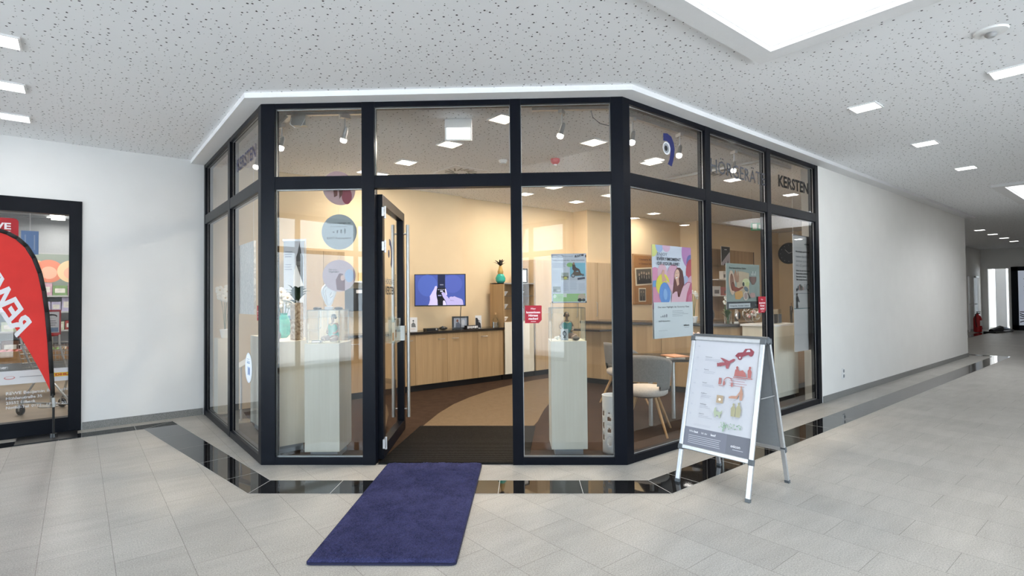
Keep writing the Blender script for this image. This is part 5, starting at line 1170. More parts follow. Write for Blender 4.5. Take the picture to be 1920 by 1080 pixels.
t = thing('carafe', 'clear glass carafe with cork stopper at the right end of the worktop', 'carafe', on_top(929, .14)); MB().lathe([(.055, 0), (.057, .12), (.04, .16), (.022, .2), (.022, .225)], M_ACRYL, n=20, cap=False).build('glass', t, smooth=True); MB().lathe([(.052, .003), (.052, .09)], glass_mat('water', 1.2, (.9, .93, .95)), n=20).build('water', t); MB().lathe([(.020, .215), (.026, .225), (.026, .26)], M_OAK, n=14).build('cork', t)
# behind the left window: wall screen, brochure shelf and a tower banner
x0, x1 = ux(646, 560, 4.6), ux(712, 560, 4.6)
z1 = hy(680, 541, 4.6).z; z0 = hy(680, 583, 4.6).z
t = thing('wall_monitor', 'dark wall monitor low behind the left window post', 'monitor', ((x0 + x1) / 2, 4.62, (z0 + z1) / 2), 0); MB().box(-(x1 - x0) / 2, (x1 - x0) / 2, 0, .05, -(z1 - z0) / 2, (z1 - z0) / 2, M_BLACK).build('casing', t, bevel=.004); MB().box(-.09, .09, -.004, .0, (z1 - z0) / 2 - .07, (z1 - z0) / 2 - .02, M_PAPER).build('note', t); MB().box(-.1, .1, .05, .235, -.1, .1, M_BLACK).build('wall_bracket', t)
zs = hy(680, 536, 4.6).z + .05
t = thing('wall_shelf', 'white wall shelf above the dark monitor', 'shelf', ((x0 + x1) / 2, 4.6, zs)); h = (x1 - x0) / 2; MB().box(-h, h, 0, .255, 0, .02, M_WHITE).build('board', t); MB().box(-h + .05, -h + .07, .1, .255, -.08, 0, M_WHITE).build('bracket', t); MB().box(h - .07, h - .05, .1, .255, -.08, 0, M_WHITE).build('bracket', t)
for k, (dx, w_, h_, c, l) in enumerate(((-.28, .14, .16, 'c9c9d6', 'pale brochure on the wall shelf, left'), (-.12, .14, .20, 'd8cfae', 'cream brochure on the wall shelf'), (.05, .15, .13, 'd9b24a', 'yellow brochure stack on the wall shelf'), (.21, .12, .19, 'b7c2cc', 'grey brochure on the wall shelf, right'))):
    o = MB().box(-w_ / 2, w_ / 2, 0, .02, 0, h_, mat('brochure ' + c, c, .5)).build('brochure', loc=((x0 + x1) / 2 + dx, 4.68, zs + .0205)); tag(o, l, 'brochure', 'brochures on the wall shelf')
def f_tower(a, w_, h_):
    a.rect(0, 0, w_, h_, 'd6dbe4'); a.rect(0, 0, w_ * .9, h_ * .06, '3f7f9f')
    a.poly([(w_ * x, h_ * z) for x, z in ((.60, .45), (.60, .80), (.68, .86), (.70, .90), (.74, .94), (.76, .99), (.78, .94), (.82, .90), (.84, .86), (.92, .80), (.92, .45))], '5b5d60')
    for i in range(16): a.rect(w_ * (.63 + .06 * (i % 4)), h_ * (.50 + .065 * (i // 4)), w_ * (.655 + .06 * (i % 4)), h_ * (.55 + .065 * (i // 4)), '8f9194')
    a.poly([(w_ * x, h_ * z) for x, z in ((.42, .25), (.50, .62), (.62, .70), (.95, .45), (1, .30), (.9, .06), (.5, .06))], 'eef0f2'); a.lines(w_ * .08, w_ * .45, h_ * .86, 3, h_ * .03, h_ * .008, '8b93a4', .3); a.lines(w_ * .08, w_ * .45, h_ * .70, 3, h_ * .03, h_ * .008, '9fa6b4', .3)
Yb = 6.85; P = hd(532, 601, Yb); Q = hd(571, 452, Yb)
t = poster('tower_banner', 'white roll-up banner with a tall tower print behind the carved vase', 'banner', (P.x, P.y, P.z), VIEW_A, (Q - P).dot(RX), Q.z - P.z, f_tower)
wB = (Q - P).dot(RX)
MB().tube([(wB + .015, 0, -P.z + .02), (wB + .015, 0, Q.z - P.z + .03)], .008, M_ALU, 8).build('pole', t)
MB().box(-.02, wB + .03, -.06, .08, -P.z + .0065, -P.z + .07, M_ALU).build('base', t); MB().box(-.01, wB + .02, -.006, .008, Q.z - P.z, Q.z - P.z + .025, M_ALU).build('top_rail', t); MB().box(0, wB, -.002, .002, -P.z + .07, 0, M_PAPER).build('lower_sheet', t)

# ------------------------------------------------------------------ reception, shelf wall and seating
RZ = 1.05
rp = [(2.98, 3.35), (3.13, 2.55), (3.27, 1.95), (3.43, 1.35), (3.58, .85)]
def ring(pts, d):
    r = off(pts[::-1], d)[::-1]; return r
t = thing('reception_counter', 'curved ash reception counter with a dark top behind the balloon poster', 'counter', (0, 0, .006))
inn_ = [(x + .55, y + .10) for x, y in rp]
b = MB(); b.prism([(x, y) for x, y in rp] + inn_[::-1], .09, RZ - .04, M_WOOD); b.build('body', t)
for i in range(len(rp) - 1):
    p_, q_ = Vector((*rp[i], 0)), Vector((*rp[i + 1], 0)); d = (q_ - p_); t2 = math.atan2(d.y, d.x); o = MB().box(.004, d.length - .004, -.022, -.002, .10, RZ - .05, M_WOOD).build('front_panel', t); o.location = p_; o.rotation_euler = (0, 0, t2)
topo = [(x - .07, y - .02) for x, y in rp]; topi = [(x + .60, y + .1) for x, y in rp]
MB().prism(topo + topi[::-1], RZ - .04, RZ, M_BTOP).build('counter_top', t, bevel=.003)
MB().prism([(x + .05, y) for x, y in rp] + inn_[::-1], 0, .09, M_BLACK).build('plinth', t)
MB().prism([(2.70, 2.7), (3.06, 2.62), (2.95, 3.3), (2.62, 3.35)], .90, .93, M_BTOP).build('writing_ledge', t)
# second unit by the right window
t = thing('side_counter', 'pale ash counter unit with a white top close to the last right pane', 'counter', (0, 0, .006))
x0, x1 = ux(1453, 700, .36), ux(1497, 700, .36)
MB().box(x0, x1, .36, .80, .07, 1.03, M_PALE).build('body', t); MB().box(x0 - .02, x1 + .03, .34, .82, 1.03, 1.055, M_WHITE).build('counter_top', t); MB().box(x0 + .03, x1 - .03, .40, .78, 0, .07, M_BLACK).build('plinth', t)
t = thing('low_cabinet', 'dark toned ash low cabinet behind the iQ banner', 'cabinet', (0, 0, .006)); MB().box(x1 + .04, x1 + 1.0, .62, 1.05, .10, .95, M_WOOD).build('body', t); MB().box(x1 + .04, x1 + 1.0, .67, 1.0, 0, .10, M_BLACK).build('plinth', t)
# brochure stand with figure cutout on the white top
t = thing('acrylic_stand', 'clear acrylic brochure stand on the white counter top', 'brochure holder', (x0 + .27, .50, 1.0615), 0)
MB().box(-.24, .26, 0, .004, 0, .20, M_ACRYL).box(-.24, .26, -.05, .0, 0, .004, M_ACRYL).build('stand', t)
for k in range(4): o = MB().box(-.21 + k * .12, -.12 + k * .12, -.012, -.004, .006, .13, mat('leaflet %d' % k, ('8a97a8', 'c8ccd4', '2f3540', '5b6a7c')[k], .5)).build('leaflet', t)
P = hy(1493, 612, .42); P.x = min(P.x, x1 - .04); t = thing('standing_figure', 'small cut-out figure in a dark suit on the counter by the iQ banner', 'cut-out', (P.x, .42, 1.0615)); a = Art(0)
a.poly([(-.03, 0), (-.04, .10), (-.05, .17), (-.045, .235), (-.015, .245), (.015, .245), (.035, .22), (.055, .14), (.05, .13), (.028, .17), (.022, .10), (.03, 0), (.008, 0), (.0, .09), (-.008, 0)], '17181c'); a.ell(-.005, .268, .015, .020, '7a5a4a'); a.rect(-.012, .18, -.002, .24, 'd9d9dc'); a.build('figure', t); MB().box(-.06, .06, -.02, .03, 0, .004, M_ACRYL).build('base', t)
MB().box(-.05, .05, .001, .004, .004, .24, M_ACRYL).build('support', t)
# cork board on the back wall
VB = 4.54
def at_back(px, py, v): return hy(px, py, v)
p0 = hy(1187, 571, VB); q0_ = hy(1246, 480, VB)
t = thing('pin_board', 'brown pin board with photographs on the back wall left of the balloon poster', 'pin board', (p0.x, VB, p0.z)); w_, h_ = q0_.x - p0.x, q0_.z - p0.z
MB().box(0, w_, -.01, .009, 0, h_, mat('brown cork', (.33, .15, .035), .9, noise=.1)).build('board', t)
MB().box(0, .03, -.012, -.0105, 0, h_, M_OAK).box(0, w_, -.012, -.0105, h_ - .03, h_, M_OAK).build('rim', t)
a = Art(-.0125); a.text('Unsere Kunden', w_ * .18, h_ * .88, h_ * .04, '5a2a10', .02, width=w_ * .6); a.text('in bester Hörlaune', w_ * .18, h_ * .80, h_ * .03, '5a2a10', .02, width=w_ * .6); a.build('writing', t)
def photo(px0, py0, px1, py1, label, tilt, seed):
    P, Q = hy(px0, py1, VB - .016), hy(px1, py0, VB - .016); t = thing('photograph', label, 'photograph', (P.x, VB - .016, P.z), 0, 'photographs on the pin board'); t.rotation_euler = (0, tilt, 0); w_, h_ = Q.x - P.x, Q.z - P.z
    MB().box(0, w_, 0, .003, 0, h_, mat('photo paper', (.68, .60, .45), .6)).build('paper', t); a = Art(-.0005); a.rect(w_ * .07, h_ * .08, w_ * .93, h_ * .92, '5a544c'); rnd = random.Random(seed); n = 2 if w_ < h_ else 5
    for i in range(n):
        x = w_ * (.16 + .68 * (i + .5) / n); z = h_ * (.60 + .12 * rnd.random()); a.poly([(x - w_ * .11, h_ * .08), (x - w_ * .09, z - h_ * .12), (x, z - h_ * .06), (x + w_ * .09, z - h_ * .12), (x + w_ * .11, h_ * .08)], '211e1e'); a.ell(x, z, w_ * .04, h_ * .08, 'b9a390'); a.rect(x - w_ * .012, z - h_ * .3, x + w_ * .012, z - h_ * .12, 'cfc6b8')
    a.build('print', t)
photo(1192, 504, 1224, 536, 'larger group photograph on the pin board', -.06, 1); photo(1198, 540, 1211, 566, 'small upright photograph on the pin board', 0, 2)
# shelf wall
VS = 4.09
x0, x1 = hy(1318, 520, VS).x, hy(1412, 520, VS).x; zt_ = hy(1395, 472, VS).z; zb_ = hy(1340, 600, VS).z
t = thing('wall_shelf_unit', 'ash wall panel with glass shelves behind the ear poster', 'shelf', (x0, VS, 0)); MB().box(0, x1 - x0, -.03, -.0, zb_, zt_, M_WOOD).box(x1 - x0 - .03, x1 - x0, -.035, 0, zb_, zt_, M_BLACK).build('panel', t)
zsh = []
for k, py in enumerate((497, 523.5, 554)):
    z = hy(1340, py, VS - .2).z; zsh.append(z); MB().box(.1, (x1 - x0) * .6, -.34, -.03, z - .02, z, M_WHITE if k else M_ACRYL).build('shelf_board', t)
def on_shelf(px, k, d=.22): return Vector((hy(px, 520, VS - d).x, VS - d, zsh[k] + .001))
b = Art(-.004); b.rect(-.20, 0, .20, .46, '33363c'); b.poly([(-.20, .06), (.18, .34), (.20, .30), (.20, .0), (-.20, 0)], 'b9b6c4'); b.rect(-.06, .38, .06, .40, 'c9ccd2'); b.poly([(-.1, 0), (-.02, .08), (.06, .05), (.1, .14), (.12, .06), (.02, 0)], '3a3a44'); b.box(-.205, .205, -.004, .004, -.0, .465, M_PAPER)
o = b.build('product_poster', loc=on_shelf(1361, 0, .22)); tag(o, 'dark product poster with silver shapes standing on the top glass shelf', 'poster')
for px, k, w_, h_, c, l in ((1355, 1, .14, .20, 'e6e3df', 'white cup on the middle shelf behind the ear poster'), (1340, 2, .34, .22, 'd9dbe2', 'white box with grey picture on the lower shelf'), (1356, 2, .16, .20, 'c07a74', 'red and white small box on the lower shelf')):
    o = MB().box(-w_ / 2, w_ / 2, -.05, .05, 0, h_, mat('pack ' + c, c, .5)).box(-w_ * .3, w_ * .3, -.052, -.05, h_ * .2, h_ * .6, mat('pack print', (.18, .18, .20), .5)).build('product_box', loc=on_shelf(px, k)); tag(o, l, 'box', 'products on the wall shelves')
# wall clock
PXc = UE - .352; pc2 = hx(1480, 475, PXc); 
if pc2.y > 4.05: pc2 = hy(1480, 475, 4.085); crot = 0
else: crot = -PI / 2
t = thing('wall_clock', 'large dark round wall clock half hidden by the iQ banner', 'clock', pc2, crot); R_ = .30
MB().lathe([(R_, 0), (R_, .03), (R_ - .02, .035)], M_BLACK, Matrix.Rotation(PI / 2, 4, 'X'), 40).build('casing', t)
a = Art(-.036); a.ell(0, 0, R_ - .03, R_ - .03, '39404c', 0, 40)
for i in range(12): q = i * PI / 6; a.y += a.st; a.ell(.23 * math.cos(q), .23 * math.sin(q), .016, .016, 'c9cdd4', 0, 8)
a.poly([(-.01, 0), (.01, 0), (-.10, .12), (-.11, .11)], 'd9dce2'); a.poly([(0, .01), (0, -.01), (.17, .05)], 'd9dce2'); a.build('dial', t)
# flowers, orchid and bowls on the counter
def on_ctr(px, d=.25):
    for i in range(len(rp) - 1):
        p_, q_ = Vector((rp[i][0] + d, rp[i][1], 0)), Vector((rp[i + 1][0] + d, rp[i + 1][1], 0)); dd = (q_ - p_).normalized(); n = Vector((-dd.y, dd.x, 0)); h = hp(px, 600, p_, n)
        s = (h - p_).dot(dd)
        if -.001 <= s <= (q_ - p_).length + .001: return Vector((h.x, h.y, RZ + .0065))
    return Vector((h.x, h.y, RZ + .0065))
flowerpot('orchid', 'white orchid in a white pot on the reception counter right of the balloon poster', 'orchid', on_ctr(1301, .15), [(.04, 0), (.06, .09), (.055, .095)], M_WHITE, blossoms([(.02, -.02, .42), (.06, 0, .45), (.10, .0, .42), (-.02, 0, .46), (.12, .02, .38)], M_BLOOM, .03))
flowerpot('flower_vase', 'glass vase with white flowers and green leaves on the counter below the ear poster', 'vase', on_ctr(1365, .15), [(.05, 0), (.055, .15), (.05, .16)], M_ACRYL, lambda t: (leafy(16, .08, .13, .022, M_LEAF2, 5, .5)(t), blossoms([(-.06, 0, .36), (-.02, -.03, .38), (.03, 0, .33), (-.09, 0, .30)], M_BLOOM, .03)(t)))
o = MB().ball((0, 0, .11), .10, mat('mirrored silver', (.7, .66, .64), .12, 1.0, noise=.1, nscale=15), 20, (.55, .35, 1.0)).ball((.01, -.03, .11), .05, M_BLACK, 14, (.5, .5, 1.1)).box(-.03, .03, -.03, .03, 0, .02, M_WHITE).build('ear_sculpture', loc=on_ctr(1381, .2), rot=.3, smooth=True); tag(o, 'small silver and black ear sculpture between the flowers and the wire bowl', 'sculpture')
t = thing('wire_bowl', 'round silver wire ball bowl with pink pieces on the right end of the counter', 'bowl', on_ctr(1411, .26)); b = MB(); Rb = .135
rnd = random.Random(11)
for k in range(22):
    u1 = Vector((rnd.gauss(0, 1), rnd.gauss(0, 1), rnd.gauss(0, 1))).normalized(); v1 = u1.cross(Vector((.3, .5, .8))).normalized(); w1 = u1.cross(v1); r2 = Rb * (.25 + .2 * rnd.random()); c0 = u1 * math.sqrt(Rb * Rb - r2 * r2)
    if c0.z > .10: continue
    b.tube([c0 + (v1 * math.cos(2 * PI * i / 14) + w1 * math.sin(2 * PI * i / 14)) * r2 + Vector((0, 0, Rb)) for i in range(15)], .004, M_STEEL, 5)
b.build('wire', t, smooth=True); b = MB()
for k in range(14): a_ = k * 2.4; b.ball((.07 * math.cos(a_) * (.4 + .6 * rnd.random()), .07 * math.sin(a_), .08 + .09 * rnd.random()), .022, (M_PINK, M_WHITE, M_GOLD)[k % 3], 8)
b.build('filling', t, smooth='all')
o = MB().ball((0, 0, .12), .11, M_BLACK, 18, (.75, .75, 1.1)).build('black_vase', loc=on_ctr(1329, .15), smooth=True); tag(o, 'round black vase on the counter just right of the mullion', 'vase')

# ---- table and chairs
def make_chair(name, label, loc, rot):
    t = thing(name, label, 'chair', loc, rot, 'grey upholstered chairs with oak legs')
    # curved back shell, facing +y
    bm_v = []; fs = []; n = 22
    for lay, r in ((0, 0), (1, .028)):
        for j in range(9):
            f = j / 8
            for i in range(n + 1):
                a = math.radians(-118 + 236 * i / n); hh = .84 - .19 * (abs(a) / math.radians(118)) ** 2.4; z0_ = .47 + .0 + .04 * (1 - (abs(a) / 2.06) ** 2) * 0
                z = z0_ + (hh - z0_) * f; rr = .245 - r + .035 * f
                bm_v.append((rr * math.sin(a), -rr * math.cos(a) * .95, z))
    W_ = n + 1; L_ = 9 * W_
    for lay in (0, 1):
        for j in range(8):
            for i in range(n):
                a = lay * L_ + j * W_ + i; q = (a, a + 1, a + 1 + W_, a + W_); fs.append(q if lay == 0 else q[::-1])
    for i in range(n):
        fs.append((8 * W_ + i, 8 * W_ + i + 1, L_ + 8 * W_ + i + 1, L_ + 8 * W_ + i)); fs.append((i + 1, i, L_ + i, L_ + i + 1))
    for j in range(8):
        fs.append((j * W_, (j + 1) * W_, L_ + (j + 1) * W_, L_ + j * W_)); e = n; fs.append(((j + 1) * W_ + e, j * W_ + e, L_ + j * W_ + e, L_ + (j + 1) * W_ + e))
    # arched cut-out low at the back
    b = MB(); b.add(bm_v, fs, M_FAB)
    keep = []
    for f in fs:
        c = sum((Vector(bm_v[i]) for i in f), Vector()) / len(f)
        if abs(c.x) < .15 and c.y < 0 and c.z < .545: continue
        keep.append(f)
    b.f = keep; b.m = [0] * len(keep); b.build('backrest', t, smooth='all')
    b = MB(); prof = [(.20, .40), (.228, .42), (.232, .455), (.215, .48), (.10, .492), (.001, .494)]; b.lathe(prof, M_SEAT, n=28); b.build('seat', t, smooth='all')
    MB().lathe([(.12, .375), (.20, .40)], M_BLACK, n=24).build('seat_base', t)
    for sx in (-1, 1):
        for sy in (-1, 1): MB().tube([(sx * .10, sy * .10, .395), (sx * .235, sy * .235, .0)], [.019, .011], M_OAK, 10).build('leg', t, smooth=True)
    return t
c1 = OW(1.43, 5.78); make_chair('tub_chair', 'grey tub chair with beige seat and oak legs in the first right side pane', (c1.x, c1.y, .006), VIEW_A - .35)
c2 = OW(1.10, 7.0)
c2 = OW(1.50, 7.25); make_chair('tub_chair', 'grey tub chair mostly hidden behind the right corner post', (c2.x, c2.y, .006), VIEW_A - 1.2)
c3 = hz(1223, 800, 0.006); c4 = hz(1268, 785, .006); tt = c4 - c3
t = thing('glass_table', 'dark topped table with chrome legs behind the a-frame board', 'table', (c3.x, c3.y, .006), VIEW_A)
cc4 = Matrix.Rotation(-VIEW_A, 4, 'Z') @ tt
MB().box(-.08, 1.1, -.02, .72, .715, .74, M_BTOP).build('table_top', t, bevel=.003)
for (x, y) in ((.0, .05), (1.02, .05), (.36, .40), (1.02, .64)): MB().tube([(x, y, 0), (x, y, .715)], .024, M_STEEL, 14).build('leg', t, smooth=True)
TB = Matrix.Translation((c3.x, c3.y, .006)) @ Matrix.Rotation(VIEW_A, 4, 'Z')
for k, l in enumerate(('orange magazine lying on the table, topmost', 'pale magazine under the orange one on the table')):
    o = MB().box(-.10, .10, -.14, .14, 0, .012, mat('magazine %d' % k, ('b8825c', 'c9c4ba')[k], .4)).box(-.07, .05, -.1, .0, .012, .0125, mat('magazine print', (.55, .3, .2), .4)).build('magazine', loc=TB @ Vector((.33, .22, .7405 + (.0135 if k == 0 else 0))), rot=VIEW_A + .3 - k * .5); tag(o, l, 'magazine', 'magazines on the table')
flowerpot('silver_flower_vase', 'silver mosaic vase with pink and white roses on the table', 'vase', TB @ Vector((.58, .22, .741)), [(.045, 0), (.055, .02), (.06, .20), (.062, .21), (.05, .2)], mat('silver mosaic', (.5, .5, .48), .3, .8, noise=.5, nscale=50), blossoms([(-.04, -.02, .25), (.0, -.03, .26), (.04, -.02, .25), (-.02, .03, .27), (.03, .03, .24)], mat('pale roses', (.75, .55, .50), .7, noise=.2, nscale=12), .03))
# white perforated bin
pb = OW(.935, 5.03); t = thing('umbrella_bin', 'white round bin with oval holes beside the right corner post', 'bin', (pb.x, pb.y, .006)); b = MB(); Rb = .10; n = 48; nz = 40
vs = [(Rb * math.cos(2 * PI * i / n), Rb * math.sin(2 * PI * i / n), .53 * j / nz) for j in range(nz + 1) for i in range(n)]; fs = []
for j in range(nz):
    for i in range(n):
        a = 2 * PI * (i + .5) / n; z = .53 * (j + .5) / nz; hole = False
        for k in range(8):
            ac = 2 * PI * k / 8 + .35
            for zc_ in (.12, .23, .34):
                zz = zc_ + (.035 if k % 2 else 0); da = (a - ac + PI) % (2 * PI) - PI
                if (da * Rb / .024) ** 2 + ((z - zz) / .038) ** 2 < 1: hole = True
        if not hole: fs.append((j * n + i, j * n + (i + 1) % n, (j + 1) * n + (i + 1) % n, (j + 1) * n + i))
b.add(vs, fs, M_WHITE); o = b.build('shell', t, smooth='all'); sm = o.modifiers.new('thick', 'SOLIDIFY'); sm.thickness = .003
MB().lathe([(Rb - .004, .0), (Rb - .004, .004)], M_GREYP, n=32).build('bottom', t); MB().tube([(Rb * math.cos(2 * PI * i / 40), Rb * math.sin(2 * PI * i / 40), .53) for i in range(41)], .004, M_WHITE, 6).build('rim', t)

# ------------------------------------------------------------------ supermarket behind the left wall
SX0, SX1, SY1 = -9.0, -2.6, 12.0
M_SFL = mat('beige shop tiles', (.42, .34, .25), .35, noise=.1, nscale=5)
M_SCEIL = mat('grey shop ceiling', (.42, .44, .46), .8, noise=.04)
struct(MB().box(SX0, SX1, 4.9, SY1, .001, .006, M_SFL).build('floor_supermarket'), 'beige floor of the supermarket')
b = MB(); b.box(SX1 - .1, SX1, 5.02, SY1, 0, HC, M_WALL); b.box(SX0 - .1, SX0, 5.02, SY1, 0, HC, M_WALL); b.box(SX0, SX1, SY1, SY1 + .1, 0, HC, M_SCEIL); struct(b.build('wall_supermarket'), 'walls of the supermarket')
b = MB(); b.box(SX0, SX1, 5.02, SY1, HC - .03, HC - .002, M_SCEIL)
for k in range(9): b.box(SX0, SX1, 5.5 + k * .75, 5.56 + k * .75, HC - .06, HC - .03, M_GREYP)
struct(b.build('ceiling_supermarket'), 'grey lamella ceiling of the supermarket')
# entrance glazing
O4 = Vector((DX, 4.854, 0)); b = MB(); d_, e_ = .0, .10
b.box(-.115, 0, -.02, .10, 0, 2.6, M_FRAME); b.box(-3.24, -3.13, -.02, .10, 0, 2.6, M_FRAME); b.box(-3.13, -.115, -.018, .10, 2.44, 2.6, M_FRAME); b.box(-3.13, -.115, -.018, .10, 0, .165, M_FRAME); b.box(-1.75, -1.64, -.016, .10, .165, 2.44, M_FRAME)
r4 = b.build('window_4', loc=O4, bevel=.002); struct(r4)
for a0, a1 in ((-3.13, -1.75), (-1.64, -.115)):
    MB().add([(a0, .03, .165), (a1, .03, .165), (a1, .03, 2.44), (a0, .03, 2.44)], [(0, 1, 2, 3)], M_GLASS).build('pane', r4)
def on4(px, py, d=0.0): p = hy(px, py, 4.854 + d); return p.x - DX, p.z
# printed strip and writing on the pane
a = Art(y=.026, step=.0006)
xa, za = on4(136.5, 688, .026); xb, zb2 = on4(136, 712, .026); a.rect(-1.2, zb2, xa, za, 'd3d3d6'); zm = (za + zb2) / 2
a.rect(xa - .165, zm - .022, xa - .025, zm + .022, 'e0b23c'); a.text('DHL', xa - .150, zm - .012, .024, 'b52a2e', .03, width=.11)
a.ell(-.60, zm, .045, .018, 'c98a8a'); a.ell(-.60, zm + .003, .035, .012, 'd3d3d6'); a.lines(-.52, -.34, zm, 1, 1, .006, '8d8f94', 0)
tag(a.build('window_strip', loc=O4), 'white sticker strip with courier and coffee logos on the supermarket pane', 'sticker')
a = Art(y=.026, step=.0006)
def ln4(px, py): return on4(px, py, .026)
for s, (px0, py0), (px1, py1), h in (('REWE Benjamin B. Wilken oHG', (11, 738), (134, 729), .030), ('Mühlenstraße 35', (11, 748), (79, 742), .028), ('23552 Lübeck', (11, 757), (67, 751), .028), ('Notfall-Tel. 0173 - 13 49 - 2272', (11, 767), (133, 752), .028)):
    x0_, z0_ = ln4(px0, py0); x1_, z1_ = ln4(px1, py1); a.text(s if 'Wilken' not in s else 'REWE Benjamin B.      oHG', x0_, (z0_ + z1_) / 2 - .012, h, 'c9c9cc', .02, width=x1_ - x0_)
x0_, z0_ = ln4(-20, 694); x1_, z1_ = ln4(15, 690); a.text('Partner:', x0_, z0_ , .034, 'dcdcdf', .02, width=x1_ - x0_)
tag(a.build('window_lettering', loc=O4), 'white address lettering low on the supermarket pane', 'sign')
a = Art(y=.026, step=.0006); x1_, z1_ = ln4(35, 410); x0_ = x1_ - .42; z0_ = z1_ - .26
pts = []
for cx0, cz0, a0 in ((x1_ - .04, z1_ - .04, 0), (x0_ + .04, z1_ - .04, 90), (x0_ + .04, z0_ + .04, 180), (x1_ - .04, z0_ + .04, 270)):
    for i in range(5): q = math.radians(a0 + 22.5 * i); pts.append((cx0 + .04 * math.cos(q), cz0 + .04 * math.sin(q)))
a.poly(pts, 'a9242e'); a.text('REWE', x0_ + .06, z1_ - .12, .065, 'e9e9ec', .03, width=.30); a.text('DEIN MARKT', x0_ + .10, z1_ - .16, .022, 'dcdcdf', .02, width=.26); a.text('Burgtor', x0_ + .2, z1_ - .20, .022, 'dcdcdf', .02, width=.16)
tag(a.build('red_sign', loc=O4), 'red rounded supermarket sign stuck on the upper pane at the left edge', 'sign')
# lamps
b0 = thing('strip_lamp', 'x', 'lamp', (0, 0, 0), 0); MB().box(-.11, .11, -.07, .07, -.04, 0, lamp_mat('market lamp', (1, .97, .90), 5.0)).build('diffuser', b0); area_light('lamp_light', b0, .3, 10, (1, .96, .9), (0, 0, -.06))
for k, (px, y_) in enumerate(((98, 8.2), (101, 9.0), (104, 9.8), (106.5, 10.6), (109, 11.4), (66, 6.0), (72, 6.8), (20, 8.6), (25, 9.6))):
    o = b0 if k == 0 else copy_tree(b0); o.location = (hy(px, 450, y_).x, y_, HC - .061)
    o['label'] = ('first bright lamp of the row inside the supermarket', 'second lamp of the row inside the supermarket', 'third lamp of the row inside the supermarket', 'fourth lamp of the row inside the supermarket', 'last small lamp of the row inside the supermarket', 'bright lamp just under the top frame of the supermarket door', 'lamp right below the topmost one behind the supermarket door', 'supermarket lamp hidden behind the red flag, upper', 'supermarket lamp hidden behind the red flag, lower')[k]; o['group'] = 'lamps in the supermarket'
# shelves with goods at the back
M_SHW = mat('market shelf', (.45, .46, .47), .5, noise=.05)
M_GOODS = {}
def goods(c): return mat('goods ' + c, c, .5, noise=.15, nscale=14)
t = thing('market_shelf', 'long supermarket shelf with food pictures and goods behind the entrance glass', 'shelf', (-4.4, 10.2, .006)); b = MB(); b.box(-1.9, 1.6, .45, .5, 0, 2.4, M_SHW)
for z in (.1, .5, .9, 1.25, 1.55): b.box(-1.9, 1.6, 0, .45, z, z + .03, M_SHW)
b.build('body', t)
a = Art(.44); a.rect(-1.9, 1.75, 1.6, 2.38, '8f9a92')
for x, c in ((-1.2, 'd98c6a'), (-.5, 'c9695a'), (.05, 'e0b48c'), (.28, 'd98a72'), (.62, 'e6c9a2'), (.85, 'c7604c'), (1.15, 'e2a488'), (1.4, 'b94a3c')): a.ell(x, 2.05, .22, .22, c); a.ell(x, 2.02, .12, .12, 'e8b39a' if c != 'e0b48c' else 'cf6f50')
a.clip(-1.9, 1.75, 1.6, 2.38); a.build('food_picture', t)
rnd = random.Random(5); gi = 0
for zi, z in enumerate((.53, .93, 1.28, 1.58)):
    x = -1.8
    while x < 1.45:
        w_ = .14 + .12 * rnd.random(); h_ = .12 + .14 * rnd.random(); c = rnd.choice((('6a4a3a', '8a6f9f', 'c9c4d6'), ('4a6a3a', 'c2c9b0', '9a3a34'), ('b9b4d0', 'd9d4e4', '8f94a8'), ('d8d4da', 'c9a4b4', '7c9a6a'))[zi])
        o = MB().box(-w_ / 2 + .006, w_ / 2 - .006, 0, .30, 0, h_, goods(c)).box(-w_ / 3, w_ / 3, -.003, 0, h_ * .25, h_ * .7, goods('d9d6cf')).build('goods_package', loc=(-4.4 + x + w_ / 2, 10.26, z + .0065)); tag(o, '%s food package standing on the %s board of the long supermarket shelf' % ({'6a4a3a': 'brown', '8a6f9f': 'purple', 'c9c4d6': 'pale lilac', '4a6a3a': 'green', 'c2c9b0': 'pale green', '9a3a34': 'red', 'b9b4d0': 'lilac', 'd9d4e4': 'white', '8f94a8': 'grey blue', 'd8d4da': 'white', 'c9a4b4': 'pink', '7c9a6a': 'green'}[c], ('lowest', 'second', 'third', 'top')[zi]), 'package', 'packages on the supermarket shelf'); x += w_
# fruit table
t = thing('fruit_table', 'low slatted produce table in the supermarket behind the flag', 'table', (-4.1, 8.2, .006)); b = MB(); b.box(-.9, .75, -.35, .35, .55, .62, M_OAK); b.build('table_top', t)
for x in (-.8, .65):
    for y in (-.28, .28): MB().box(x - .03, x + .03, y - .03, y + .03, 0, .55, M_OAK).build('leg', t)
for cx0, c, cc in ((-.75, 'c96a2a', 'orange'), (-.35, 'a83228', 'red apple'), (.05, '5f8f3a', 'green apple'), (.45, 'b9452c', 'tomato')):
    o = MB().box(-.19, .19, -.30, .30, 0, .02, M_OAK).box(-.19, -.175, -.30, .30, .02, .10, M_OAK).box(.175, .19, -.30, .30, .02, .10, M_OAK).box(-.175, .175, -.30, -.285, .02, .10, M_OAK).box(-.175, .175, .285, .30, .02, .10, M_OAK).build('fruit_crate', loc=(-4.1 + cx0, 8.2, .627)); tag(o, 'wooden crate of %s fruit on the produce table' % cc, 'crate')
    for i in range(4):
        for j in range(6): o = MB().ball((0, 0, .042), .042, goods(c), 10).build(cc.replace(' ', '_'), loc=(-4.1 + cx0 - .13 + i * .087, 8.2 - .23 + j * .09, .6475), smooth=True); tag(o, '%s lying in its crate on the produce table' % cc, cc, cc + 's in the crate')
